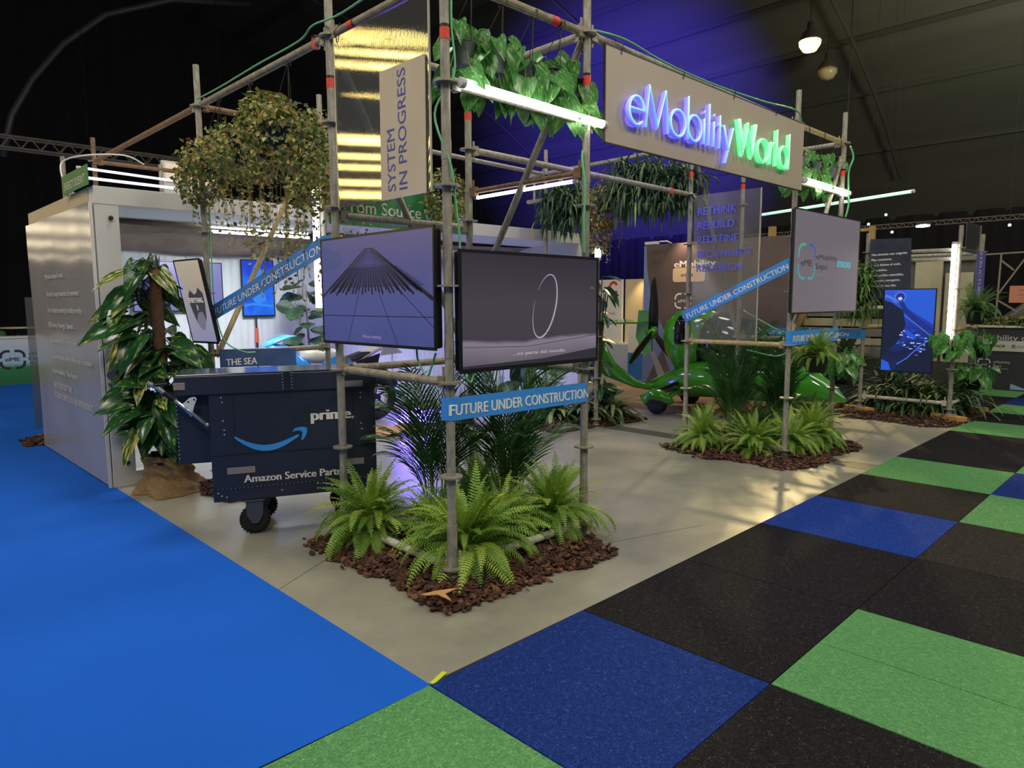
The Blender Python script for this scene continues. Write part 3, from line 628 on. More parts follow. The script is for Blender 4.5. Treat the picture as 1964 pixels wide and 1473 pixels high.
done([em('#3f8f96'), em('#4f9a86'), em('#3a56a8'), em('#2c2c36'), em('#4aa6b6'), em('#7a7078')])
# 4 blue portrait screen on the far tower
S4 = screen_mat('screen_blue', [(0.0, '#16286e'), (0.35, '#101a40'), (0.62, '#1c3fb0'), (1.0, '#2c5fd8')], 2, 0.9, 0.45, 2.4, 0.30, 0.85)
t, fl, done = tv('tall blue screen showing a cockpit close up on the far tower', (8.345, 1.105, 0.585), (0, -1, 0), 0.615, 1.075, S4)
fl.poly([(0.012, 0.20), (0.012, 0.93), (0.10, 0.90), (0.24, 0.80), (0.28, 0.62), (0.22, 0.40), (0.10, 0.30)], 0); fl.poly([(0.60, 0.02), (0.60, 0.46), (0.44, 0.34), (0.20, 0.10), (0.18, 0.02)], 0); fl.poly([(0.26, 1.06), (0.60, 1.06), (0.60, 0.62), (0.24, 0.86)], 1)
fl.rib([(0.20, 0.93), (0.27, 0.80), (0.60, 0.50)], [0.05, 0.06, 0.09], 2, 2); fl.rib([(0.26, 0.74), (0.59, 0.47)], 0.012, 3, 3); fl.disc(0.20, 0.97, 0.07, 0.07, 3, 2); fl.disc(0.20, 0.97, 0.052, 0.052, 2, 3); fl.disc(0.20, 0.95, 0.026, 0.022, 4, 4)
fl.rib([(0.02, 0.99), (0.10, 0.96), (0.16, 0.90)], 0.035, 3, 2); fl.poly([(0.012, 0.012), (0.135, 0.012), (0.10, 0.12), (0.012, 0.16)], 1, 2)
random.seed(3)
for i in range(46):
    a, b = random.random(), random.random(); x = 0.16+0.28*a+0.10*b; y = 0.36+0.22*b-0.18*a+0.02
    fl.rect(x, y, random.uniform(0.012, 0.05), random.uniform(0.008, 0.02), random.choice((3, 3, 4, 5, 2)), 3)
fl.rib([(0.20, 0.10), (0.32, 0.19), (0.45, 0.34), (0.59, 0.45)], 0.012, 3, 3); fl.rib([(0.27, 0.55), (0.40, 0.44)], 0.05, 5, 2)
done([em('#0e1734'), em('#2458d0'), em('#162a80'), em('#4a72e0'), em('#c0c8f0'), em('#1d52d8')])
# 5 tilted narrow view screen beside the potted climber
S5 = screen_mat('screen_face', [(0.0, '#8c8fb2'), (0.30, '#9a9ab0'), (0.60, '#b0a294'), (1.0, '#c2b49c')], 2, 0.82, 0.2, 3.0, 0.36, 1.3)
t, fl, done = tv('tilted portrait screen reading EVERYTHING beside the potted climber', (0.572, 3.920, 1.192), (0.128, -0.992, 0.007), 0.404, 0.682, S5, depth=0.035, Up=(-0.185, -0.017, 0.983))
k5 = 0.404/0.585
SQ = lambda q: [(x*k5, y*0.974) for x, y in q]
fl.poly(SQ([(0.15, 0.34), (0.17, 0.41), (0.22, 0.45), (0.30, 0.41), (0.37, 0.43), (0.41, 0.47), (0.50, 0.42), (0.50, 0.34), (0.46, 0.22), (0.36, 0.11), (0.28, 0.13), (0.20, 0.22)]), 0, 1)
fl.poly(SQ([(0.28, 0.13), (0.36, 0.11), (0.44, 0.20), (0.40, 0.27), (0.30, 0.26), (0.24, 0.20)]), 1, 2); fl.poly(SQ([(0.012, 0.38), (0.09, 0.42), (0.13, 0.52), (0.012, 0.62)]), 2, 1)
fl.text('EVERYTHING.', 0.105, 0.335, 0.042, 0.225, 3, 0.008, 0, 3); fl.disc(0.215, 0.295, 0.014, 0.026, 4, 3)
done([em('#3a3840'), em('#6d6c78'), em('#9795b0'), em('#d8d2cc'), em('#8a8888')])
# ------------------------------------------------ banners
M_ban = mat('banner_blue', '#3a90ea', 0.5, noise=3, col2='#4296ee'); M_bandk = mat('banner_blue_old', '#3a82c8', 0.55)
def banner(label, p0, p1, w, txt, tx0, tx1, wrap=True, sag=0.004, side=1, hgt=0.5, wrapr=0.03, m=None, flip=False):
    """tape strip from p0 to p1 (middle line); side gives the facing direction to the viewer"""
    p0, p1 = V(p0), V(p1); d = (p1-p0); L = d.length; d = d/L; nn = V(side); up = nn.cross(d); up = up if up.z > 0 else -up
    t = thing('banner', (p0+p1)/2, label, 'banner')
    wr = 0.045
    def at(s_, y, lay=0.0):
        # s_ along the strip, the two ends turn back around their posts
        off = 0.0; s2 = s_
        if wrap and s_ < wr: a = (wr-s_)/wr; off = -0.030*a*a*1.6; s2 = s_
        if wrap and s_ > L-wr: a = (s_-(L-wr))/wr; off = -0.030*a*a*1.6
        rip = sag*sin(s_*5.0+y*9)
        return p0+d*s2+up*y+nn*(off+rip+lay)
    mb = MB(); mb.grid(lambda u, v: at(u*L, (v-0.5)*w), 48, 4); mb.grid(lambda u, v: at((1-u)*L, (v-0.5)*w, -0.002), 48, 4); part('strip', mb, m or M_ban, t, True)
    fl = Flat(); fl.text(txt, tx0, -w*0.5*hgt-0.004, w*hgt, tx1-tx0, 0, 0.012)
    fl.build('lettering', M_wtext, t, p0, d, up, 0.0018, bend=lambda a, b, l: at(a, b, l))
    return t
FUC = 'FUTURE UNDER CONSTRUCTION'
banner('bright blue FUTURE UNDER CONSTRUCTION strip below the dark ring screen', (0.655, 0.680, 0.965), (1.825, 0.680, 0.952), 0.122, FUC, 0.022, 1.138, side=(0, -1, 0), hgt=0.50)
banner('slanting blue FUTURE UNDER CONSTRUCTION strip left of the tower screen', (0.668, 3.92, 1.385), (0.668, 1.86, 1.885), 0.122, FUC, 0.28, 2.06, side=(-1, 0, 0), hgt=0.46, m=M_bandk)
banner('slanting blue FUTURE UNDER CONSTRUCTION strip across the clear lettered sheet', (4.825, 1.93, 1.335), (4.825, 0.76, 1.865), 0.115, FUC, 0.07, 1.23, side=(-1, 0, 0), hgt=0.46)
banner('small blue FUTURE UNDER CONSTRUCTION strip under the pale grey screen', (4.82, 0.752, 1.165), (6.00, 0.752, 1.165), 0.135, FUC, 0.05, 1.13, side=(0, -1, 0), hgt=0.46)
banner('half hidden blue construction strip beyond the second tower', (8.36, 2.75, 1.06), (8.36, 1.33, 1.06), 0.125, FUC, 0.06, 1.22, side=(-1, 0, 0), hgt=0.42, m=M_bandk)
# THE SEA board
t = thing('lettered_board', (1.10, 3.835, 0.95), 'dusky blue board reading THE SEA above the dark cart', 'sign')
part('board', MB().prism([(0.755, 0.975), (1.445, 0.955), (1.445, 1.108), (0.755, 1.130)], lambda x, z: (x, 3.838, z), (0, 0.006, 0)), mat('dusky_blue', '#34507f', 0.6, noise=5, col2='#456096'), t)
fl = Flat(); fl.text('THE SEA', 0.05, 0.024, 0.060, 0.27, 0, 0.010); fl.build('lettering', M_wtext, t, (0.755, 3.8375, 0.965), X_, Z_)
# RETHINK sheet
M_poly2 = poly_mat('clear_sheet_fine', '#8f8d80', 0.36, 0.16, 70, 'Z', 0.35)
t = thing('lettered_sheet', (4.86, 1.45, 1.12), 'clear rippled sheet lettered RETHINK REBUILD on the second tower', 'panel')
mb = MB(); mb.grid(lambda u, v: V((4.835+0.012*sin(v*9+u*3)*sin(u*pi), 1.815-0.715*u, 1.125+1.455*v)), 12, 24); part('sheet', mb, M_poly2, t, True)
part('edge_strip', MB().slab((4.828, 1.092, 1.125), (4.842, 1.102, 2.58)), mat('sheet_edge', '#b9b6a4', 0.3), t)
fl = Flat()
for i, (wd, wid) in enumerate((('RETHINK', 0.42), ('REBUILD', 0.40), ('REDEFINE', 0.45), ('RECONNECT', 0.60), ('REDESIGN', 0.50))): fl.text(wd, 0.055, 1.255-i*0.142, 0.078, wid, 0, 0.012)
fl.build('lettering', mat('print_violet', '#5c64d8', 0.6), t, (4.820, 1.815, 1.125), -Y_, Z_)
mb = MB(); mb.path([(4.84, 1.80, 2.56), (4.84, 1.86, 2.62), (4.88, 1.90, 2.60)], 0.006, 5); part('cable_tie', mb, M_white, t)
# far tower sheets
t = thing('lettered_sheet', (8.43, 1.06, 1.5), 'dark blue sheet with white Spanish lines above the blue screen', 'panel')
part('sheet', MB().prism([(1.315, 1.50), (0.80, 1.62), (0.822, 2.30), (1.315, 2.315)], lambda y, z: (8.362, y, z), (0.006, 0, 0)), mat('sheet_dark_blue', '#33384e', 0.12, noise=2.2, col2='#4a4a52', spec=0.9), t)
fl = Flat()
for i, (s_, w_) in enumerate((('Una amenaza mas exigente.', 0.43), ('Mas consciente.', 0.25), ('No se detiene el vuelo.', 0.36), ('Se redefine.', 0.20), ('Combustibles sostenibles.', 0.40), ('Integracion energetica.', 0.36), ('Para llegar mas alto.', 0.32))): fl.text(s_, 0.03, 0.595-i*0.072+0.004*i, 0.031, w_, 0, 0.014, 1.5)
fl.build('lettering', M_wtext, t, (8.3605, 1.315, 1.50), -Y_, Z_)
t = thing('fluted_sheet', (8.8, 0.25, 2.1), 'small clear sheet standing up at the top of the far tower', 'panel')
part('sheet', MB().slab((8.47, 0.245, 2.11), (9.16, 0.251, 2.465)), poly_mat('clear_sheet_grey', '#4a4c52', 0.55, 0.2, 60, 'X', 0.3), t); part('edge_strip', MB().slab((9.155, 0.243, 2.11), (9.165, 0.253, 2.465)), MATS['sheet_edge'], t)
t = thing('lettered_board', (9.28, 0.235, 1.52), 'violet upright board reading STRUCTURE on the far tower', 'sign')
part('board', MB().slab((9.04, 0.236, 1.53), (9.46, 0.244, 2.14)), mat('violet_board', '#5a5a9c', 0.5), t)
fl = Flat(); fl.text('STRUCTURE', -0.03, -0.20, 0.14, 0.58, 0, 0.01); fl.build('lettering', mat('print_lilac', '#b4b2dc', 0.5), t, (9.34, 0.2352, 2.10), -Z_, X_)
# ------------------------------------------------ tubes
M_tube = glow('led_white', '#fbf6ea', 10.0); M_tubev = glow('led_cool', '#f2f4ff', 5.0); M_cap = mat('tube_cap', '#c9c9c4', 0.4); M_tubeg = glow('led_mint', '#a8e6cc', 1.1); M_tubed = glow('led_dim', '#e9e6f4', 1.3)
def led(label, a, b, r=0.019, m=None, group=None, capped=True):
    a, b = V(a), V(b); d = (b-a).normalized(); t = thing('led_tube', a, label, 'lamp', group)
    part('tube', MB().path([a+d*0.02, b-d*0.02], r, 12), m or M_tube, t, True)
    if capped:
        for p, s in ((a, 1), (b, -1)): part('end_cap', MB().tube(p, p+d*s*0.03, r*1.12, 12), M_cap, t)
    return t
led('glowing white tube under the hanging heart leaf plants', (0.745, 0.655, 2.600), (1.90, 0.655, 2.585), 0.023)
led('glowing white tube under the plants of the second tower', (4.91, 0.735, 2.615), (6.0, 0.735, 2.60), 0.028)
led('upright white tube on the post left of the tower screen', (1.695, 3.835, 2.63), (1.695, 3.835, 1.44), 0.032, M_tubev)
led('thin white tube inside the front tower under a rusty ledger', (1.81, 0.80, 2.262), (1.81, 1.76, 2.258), 0.011, M_tube)
led('upright white tube on the near post of the far tower', (8.36, 0.335, 2.22), (8.36, 0.335, 1.00), 0.028, M_tube)
led('short upright tube glowing just above the ring screen', (4.965, 3.165, 2.16), (4.965, 3.165, 2.00), 0.035, M_tube)
led('long mint tube slanting behind the grey screen', (9.945, 1.29, 3.10), (10.985, 4.15, 3.10), 0.024, M_tubeg)
led('short mint tube behind the slanting strip of the second tower', (9.0, 2.9, 2.07), (8.9, 2.3, 2.08), 0.04, M_tubeg)
led('small upright tube above the slanting strip end', (9.56, 3.24, 2.26), (9.56, 3.24, 1.93), 0.045, M_tubev)
led('small upright tube by the yellow hose behind the clear sheet', (9.56, 3.27, 1.42), (9.56, 3.27, 1.01), 0.035, M_tubev)
led('upper white tube along the container roof edge', (0.50, 6.86, 3.005), (1.62, 6.86, 2.97), 0.014, M_tubed)
led('lower white tube along the container roof edge', (0.47, 6.84, 2.90), (1.55, 6.84, 2.885), 0.016, M_tubed)
# ------------------------------------------------ green cables
M_cab = mat('green_cable', '#2f8f55', 0.45); M_cabl = mat('light_green_cable', '#63b67c', 0.45); M_cabw = mat('white_cable', '#dcdcd6', 0.5)
def cable(label, pts, r=0.006, m=None):
    pts = [V(p) for p in pts]; out = []
    for i in range(len(pts)-1):                                       # catmull rom through the points
        a, b, c, d = pts[max(i-1, 0)], pts[i], pts[i+1], pts[min(i+2, len(pts)-1)]
        for k in range(6):
            u = k/6; out.append(0.5*((2*b)+(c-a)*u+(2*a-5*b+4*c-d)*u*u+(3*b-a-3*c+d)*u**3))
    out.append(pts[-1]); return single('power_cable', MB().path(out, r, 7), m or M_cabl, label, 'cable', 'green power cables', True, base=tuple(pts[0]))
cable('green cable lying along the top rail left of the front tower', [(0.66, 3.78, 3.13), (0.68, 3.4, 3.14), (0.67, 2.7, 3.145), (0.66, 2.1, 3.14), (0.64, 1.88, 3.17), (0.67, 1.6, 3.17), (0.68, 0.9, 3.22)])
cable('green cable running down the front corner post', [(0.735, 0.69, 3.3), (0.733, 0.70, 2.9), (0.74, 0.69, 2.65), (0.66, 0.75, 2.45), (0.70, 0.68, 2.2), (0.735, 0.685, 2.0), (0.745, 0.67, 1.8), (0.735, 0.67, 1.35), (0.755, 0.665, 1.16), (0.80, 0.66, 1.10), (0.835, 0.665, 1.18)], 0.006)
cable('green cable on the post left of the neon sign', [(1.745, 0.70, 2.42), (1.74, 0.70, 2.36), (1.745, 0.68, 2.2), (1.735, 0.68, 2.0), (1.74, 0.68, 1.80)], 0.008)
cable('green cable sagging along the top edge of the sign board', [(1.83, 0.70, 3.13), (2.1, 0.66, 3.13), (2.5, 0.645, 3.085), (3.1, 0.65, 3.075), (3.9, 0.65, 3.10), (4.5, 0.65, 3.14), (4.83, 0.74, 3.12)], 0.007)
cable('green cable hanging below the tower screen', [(0.69, 0.98, 1.29), (0.69, 0.97, 1.20), (0.70, 0.91, 1.12), (0.69, 0.86, 1.16), (0.68, 0.80, 1.25)], 0.006)
cable('green cable down the post beside the EVERYTHING screen', [(0.725, 3.82, 2.3), (0.722, 3.82, 1.9), (0.72, 3.80, 1.5), (0.74, 3.70, 1.22), (0.85, 3.6, 1.12), (1.0, 3.7, 1.10)], 0.006)
cable('green cable by the lamp end of the second tower', [(5.94, 0.72, 3.06), (5.98, 0.70, 2.95), (5.93, 0.72, 2.8), (5.92, 0.70, 2.5), (5.90, 0.72, 2.35)], 0.009)
cable('green cable drooping behind the tan beam of the second tower', [(4.95, 1.3, 1.42), (5.0, 1.0, 1.25), (5.1, 0.85, 1.15), (5.05, 0.95, 0.98), (4.95, 1.25, 1.03)], 0.008)
# ================================================================== white container
M_cont = mat('container_white', '#c9c7bd', 0.45, noise=1.5, col2='#d2d0c8'); M_contin = mat('container_inside', '#c8ced2', 0.6, noise=2, col2='#d4d9dc'); M_tarp = mat('tarp', '#77685a', 0.85, noise=4, col2='#8d7d6b')
ct = thing('container', (3.0, 5.46, 0), 'open white container cabin with a fluted wall at its end', 'container')
X0, X1, Y0, Y1, H = 0.0, 6.03, 4.24, 6.68, 2.445
def cp(name, lo, hi, m=M_cont, b=0.004, **k): return part(name, MB().cbox([(p+q)/2 for p, q in zip(lo, hi)], [q-p for p, q in zip(lo, hi)], b), m, ct, **k)
cp('corner_post', (X0-0.01, Y0, 0), (X0+0.165, Y0+0.14, 2.31)); cp('corner_post', (X1-0.15, Y0, 0), (X1, Y0+0.14, 2.31)); cp('corner_post', (X0, Y1-0.12, 0), (X0+0.12, Y1, 2.31)); cp('corner_post', (X1-0.12, Y1-0.12, 0), (X1, Y1, 2.31))
cp('lintel', (X0-0.01, Y0-0.004, 2.305), (X1, Y0+0.14, H)); cp('side_rail', (X0-0.014, Y0+0.14, 2.31), (X0+0.10, Y1, H), mat('container_cream', '#b9a888', 0.5)); cp('side_rail', (X1-0.10, Y0+0.14, 2.31), (X1, Y1, H)); cp('rear_rail', (X0, Y1-0.10, 2.31), (X1, Y1, H))
cp('sill', (X0-0.012, Y0-0.003, 0.0), (X0+0.45, Y0+0.10, 0.12)); cp('roof', (X0+0.05, Y0+0.1, H-0.06), (X1-0.05, Y1-0.05, H-0.01), M_cont)
cp('ceiling_board', (X0+0.1, Y0+0.14, 2.315), (X1-0.1, Y0+1.25, 2.335), M_contin)
mb = MB(); mb.slab((X0+0.02, Y0+0.14, 0), (X0+0.04, Y1, 2.31)); part('end_wall', mb, M_contin, ct)
mb = MB(); mb.slab((X1-0.06, Y0+0.14, 0), (X1-0.04, Y1, 2.31)); part('end_wall', mb, M_contin, ct)
mb = MB(); n = 260                                                   # ribbed back wall
mb.grid(lambda u, v: V((X0+0.1+(X1-X0-0.2)*u, Y1-0.08-(0.005 if int(u*n) % 4 in (1, 2) else 0.0), 2.31*v)), n, 1); part('back_wall', mb, M_contin, ct)
for x in (1.52, 2.95, 4.4): part('wall_batten', MB().slab((x-0.012, Y1-0.11, 0), (x+0.012, Y1-0.095, 2.3)), M_cont, ct)
mb = MB(); mb.grid(lambda u, v: V((X0+0.15+5.8*u, Y0+0.95+1.45*v, 2.27-0.13*v-0.05*sin(u*23+v*2)*v-0.07*abs(sin(u*9.5+0.6))*v-0.04*sin(v*9+u*4))), 70, 20); part('roof_tarp', mb, M_tarp, ct, True)
for i, zz in ((0, 2.2), (1, 0.2)): part('eye_bolt', MB().lathe((0.10, Y0-0.012, zz), [(0.004, -0.012), (0.018, -0.01), (0.018, 0.0), (0.008, 0.012)], 12, 0, (0, 1, 0)), mat('dull_bolt', '#3c3c3a', 0.4, 0.6), ct)
# fluted end sheet with its lines of text
M_end = mat('end_sheet', '#a8a49c', 0.13, 0.0, spec=1.0)
nt = M_end.node_tree; P = nt.nodes['Principled BSDF']; P.inputs['IOR'].default_value = 1.9
tc = nt.nodes.new('ShaderNodeTexCoord'); w_ = nt.nodes.new('ShaderNodeTexWave'); w_.bands_direction = 'Y'; w_.inputs['Scale'].default_value = 16; w_.inputs['Distortion'].default_value = 0.6
b_ = nt.nodes.new('ShaderNodeBump'); b_.inputs['Strength'].default_value = 0.5; b_.inputs['Distance'].default_value = 0.0012
nt.links.new(tc.outputs['Object'], w_.inputs['Vector']); nt.links.new(w_.outputs[0], b_.inputs['Height']); nt.links.new(b_.outputs[0], P.inputs['Normal'])
t = thing('lettered_sheet', (-0.035, 5.46, 0), 'tall silvery fluted sheet with pale lines of text on the container end', 'panel')
mb = MB(); mb.grid(lambda u, v: V((-0.036+0.006*sin(u*14)*sin(v*5), 4.262+2.43*u, 0.02+2.30*v)), 40, 12); mb.slab((-0.030, 4.262, 0.02), (-0.024, 6.69, 2.32)); part('sheet', mb, M_end, t, True)
part('edge_strip', MB().slab((-0.044, 4.25, 0.0), (-0.020, 4.264, 2.32)), mat('pale_edge', '#d8d6cc', 0.4), t)
fl = Flat()
LN = (('Motion doesn\'t wait.', 1.755, 0.72, 0.05), ('We don\'t manage resources. It is movement.', 1.59, 1.22, 0.05), ('We\'re redesigning everything by rebuilding everything.', 1.437, 1.27, 0.05), ('Efficiency. Energy. Speed.', 1.297, 0.94, 0.05),
      ('Not somewhere. Now. In the network.', 1.148, 1.03, 0.05), ('A connected system, where nothing stops. It continues.', 0.995, 1.46, 0.05), ('Intermodality. The future.', 0.850, 0.97, 0.05), ('THE FUTURE ISN\'T FAR.', 0.705, 0.72, 0.058), ('IT\'S UNDER CONSTRUCTION, AND WE\'RE BUILDING IT.', 0.605, 1.40, 0.058))
for s_, z, w2, h2 in LN: fl.text(s_, 0.0, z, h2, w2, 0, 0.006)
fl.build('lettering', mat('print_pale', '#d6d6d0', 0.6), t, (-0.046, 5.96, 0), -Y_, Z_)
t = thing('fluted_sheet', (0.15, 8.0, 0), 'narrow smoky clear sheet beyond the container end', 'panel'); part('sheet', MB().slab((0.12, 8.0, 0.0), (0.42, 8.008, 1.60)), poly_mat('smoky_sheet', '#5a6264', 0.45, 0.2, 40, 'X', 0.2), t)
# green boards on the roof edge
M_green = mat('green_board', '#2f7a45', 0.55); M_wt2 = mat('print_cream', '#d9dcc8', 0.6)
t = thing('lettered_board', (-0.05, 4.58, 2.44), 'green board reading ENERGY DOESN\'T on the container corner', 'sign'); part('board', MB().slab((-0.056, 4.18, 2.44), (-0.048, 4.97, 2.595)), M_green, t)
fl = Flat(); fl.text('ENERGY DOESN\'T', 0.06, 0.03, 0.066, 0.66, 0, 0.008); fl.build('lettering', M_wt2, t, (-0.0566, 4.97, 2.44), -Y_, Z_)
t = thing('lettered_board', (3.0, 4.2, 2.3), 'green board reading From Source to Speed over the container opening', 'sign'); part('board', MB().slab((2.05, 4.208, 2.295), (3.93, 4.218, 2.70)), M_green, t)
fl = Flat(); fl.text('From Source to Speed', 0.16, 0.13, 0.135, 1.68, 0, 0.006); fl.build('lettering', M_wt2, t, (2.05, 4.2072, 2.295), X_, Z_)
cable('white cable looping over the container roof corner', [(-0.04, 5.0, 2.56), (0.0, 5.2, 2.75), (0.12, 5.0, 2.80), (0.42, 4.9, 2.83), (0.6, 4.95, 2.78)], 0.007, M_cabw)
t = thing('lit_box_sign', (2.4, 9.0, 3.3), 'yellow lit panel showing over the container roof', 'sign'); part('face', MB().slab((2.14, 8.97, 3.30), (2.85, 9.0, 3.56)), glow('yellow_panel', '#c88a24', 0.55), t); part('frame', MB().slab((2.10, 8.99, 0.0), (2.90, 9.05, 3.60)), M_white, t)
# double tube lamp and small lamp inside
t = thing('batten_lamp', (1.82, 5.2, 2.28), 'double white tube lamp under the container ceiling', 'lamp')
for dz, dy in ((2.290, 0.0), (2.240, 0.03)): part('tube', MB().path([(1.27, 5.2-dy, dz), (2.34, 5.2-dy, dz)], 0.016, 10), M_tubev, t, True)
part('housing', MB().slab((1.25, 5.17, 2.292), (2.36, 5.25, 2.31)), M_white, t)
t = thing('ceiling_lamp', (3.6, 5.3, 2.2), 'small glowing lamp seen between the two big screens', 'lamp'); part('lens', MB().lathe((3.62, 5.3, 2.17), [(0.01, -0.06), (0.06, -0.04), (0.06, 0.03), (0.02, 0.05)], 14), M_tubev, t, True); part('housing', MB().lathe((3.62, 5.3, 2.21), [(0.03, 0.0), (0.05, 0.02), (0.03, 0.14)], 12), M_cap, t)
area('container_light', (1.8, 5.25, 2.2), 0.9, 85, (0.93, 0.97, 1.0), (1.8, 5.6, 0)); area('container_light', (4.6, 5.3, 2.2), 0.8, 36, (0.52, 0.50, 1.0), (4.6, 5.6, 0))
Lb = area('blue_floor_light', (4.3, 5.95, 0.25), 0.5, 55, (0.12, 0.06, 1.0), (4.0, 5.5, 0.0))
# screens inside
S6 = screen_mat('screen_sea', [(0.0, '#0f3fae'), (0.4, '#1f6ff0'), (0.6, '#1244d8'), (1.0, '#0c1f96')], 2, 1.0, 0.9, 3.5, 0.05, 0.6)
t, fl, done = tv('upright vivid blue screen on the back wall of the container', (2.14, 6.54, 1.347), (1, 0, 0), 0.425, 0.712, S6)
fl.disc(0.2, 0.55, 0.06, 0.10, 0, 1); fl.poly([(0.13, 0.28), (0.20, 0.34), (0.30, 0.28), (0.31, 0.20), (0.2, 0.16), (0.14, 0.2)], 0, 1); fl.rib([(0.02, 0.14), (0.15, 0.16), (0.40, 0.13)], 0.03, 0, 1); done([em('#2f86f4')])
part('stand_post', MB().tube((2.30, 6.53, 0.0), (2.30, 6.53, 1.34), 0.014, 8), M_bezg, t); part('stand_sleeve', MB().tube((2.30, 6.53, 1.02), (2.30, 6.53, 1.20), 0.022, 10), mat('coral', '#d3604c', 0.5), t, label='coral red sleeve')
S7 = screen_mat('screen_lilac', [(0.0, '#7a7cc0'), (1.0, '#8a8cd0')], 2, 0.9)
t, fl, done = tv('lilac screen half hidden behind the potted climber', (0.885, 6.54, 1.42), (1, 0, 0), 1.02, 0.585, S7); fl.poly([(0.3, 0.02), (0.5, 0.02), (0.62, 0.3), (0.45, 0.35)], 0, 1); done([em('#6a6cae')])
# ================================================================== dark delivery cart
M_cart = mat('cart_navy', '#22293a', 0.42, noise=5, col2='#262d3f', bump=(14, 0.05)); M_cartlid = mat('cart_lid', '#20242e', 0.12); M_seam = mat('cart_seam', '#181d29', 0.5); M_refl = mat('cart_reflector', '#8f8682', 0.35); M_rub = mat('rubber', '#15161a', 0.75); M_grey = mat('castor_grey', '#4e5560', 0.45, 0.4)
CW = -0.4157
t = thing('delivery_cart', (0.086, 2.372, 0), 'dark navy cargo cart box with a white and blue logo on its side', 'cart', rz=CW)
part('body', MB().cbox((0.525, 0.225, 0.60), (1.05, 0.45, 0.72), 0.008), M_cart, t, local=True)
part('hitch_box', MB().cbox((-0.09, 0.26, 0.72), (0.21, 0.36, 0.46), 0.008), M_cart, t, local=True)
part('lid_band', MB().cbox((0.435, 0.205, 1.005), (1.25, 0.44, 0.125), 0.008), M_cart, t, local=True)
part('lid_top', MB().cbox((0.435, 0.205, 1.070), (1.23, 0.42, 0.010), 0.004), M_cartlid, t, local=True, label='shiny dark lid top')
mb = MB(); mb.slab((0.0, -0.004, 0.545), (1.05, 0.001, 0.551)); mb.slab((0.0, -0.004, 0.322), (1.05, 0.001, 0.327)); mb.slab((0.46, -0.022, 0.95), (0.50, -0.014, 1.075)); mb.slab((0.145, -0.003, 0.60), (0.149, 0.001, 0.95)); mb.slab((0.90, -0.003, 0.55), (0.903, 0.001, 0.95)); part('seam', mb, M_seam, t, local=True)
mb = MB()
def rv(x, y, z, r=0.0055): mb.lathe((x, y, z), [(r, 0), (r*0.8, 0.003), (0.001, 0.0045)], 8, 0, (0, -1, 0))
for x, z in ((0.075, 0.92), (0.08, 0.89), (0.08, 0.77), (0.085, 0.71), (0.085, 0.68), (0.95, 0.91), (0.95, 0.88), (0.95, 0.70), (0.955, 0.66), (0.03, 0.30), (0.05, 0.28), (0.08, 0.27), (0.42, 0.285), (0.78, 0.29), (0.9, 0.75)): rv(x, -0.001, z)
for i in range(6): rv(0.452, -0.016, 0.965+i*0.02, 0.004); rv(0.508, -0.016, 0.965+i*0.02, 0.004)
for i in range(40): rv(0.03+i*0.026, -0.0035, 0.3245, 0.0028)
for i in range(16): rv(-0.19, 0.0795, 0.53+i*0.026, 0.004)
part('rivet', mb, mat('rivet_pale', '#b9bcc4', 0.4, 0.3), t, kind='stuff', local=True, label='pale rivet heads along the edges')
for (x, z, w, h) in ((0.09, 0.42, 0.17, 0.042), (0.845, 0.418, 0.118, 0.042)): part('reflector', MB().cbox((x+w/2, -0.003, z+h/2), (w, 0.005, h), 0.001, Matrix.Rotation(0.0, 3, 'Y')), M_refl, t, local=True)
part('reflector', MB().cbox((-0.16, -0.018, 1.005), (0.066, 0.006, 0.045), 0.001), M_refl, t, local=True); part('reflector', MB().cbox((0.90, -0.018, 0.975), (0.13, 0.006, 0.04), 0.001), M_refl, t, local=True)
fl = Flat()
sm = [(0.145+0.395*i/20, 0.662-0.078*sin(pi*(i/20)**0.93)-0.014*(i/20)) for i in range(21)]
fl.rib(sm, [0.006+0.034*sin(pi*(0.06+0.86*i/20)) for i in range(21)], 1)
fl.poly([(0.50, 0.672), (0.515, 0.694), (0.548, 0.702), (0.580, 0.700), (0.594, 0.690), (0.594, 0.665), (0.582, 0.635), (0.562, 0.610), (0.554, 0.618), (0.560, 0.640), (0.564, 0.662), (0.556, 0.674), (0.530, 0.678)], 1)
fl.text('prime', 0.625, 0.741, 0.075, 0.255, 0, 0.035); fl.disc(0.893, 0.744, 0.006, 0.006, 0)
fl.text('Amazon Service Partner', 0.19, 0.358, 0.052, 0.685, 0, 0.02)
fl.build('lettering', [mat('print_offwhite', '#e2dfd2', 0.5), mat('print_sky', '#3b9be8', 0.5)], t, (0, -0.0045, 0), X_, Z_)
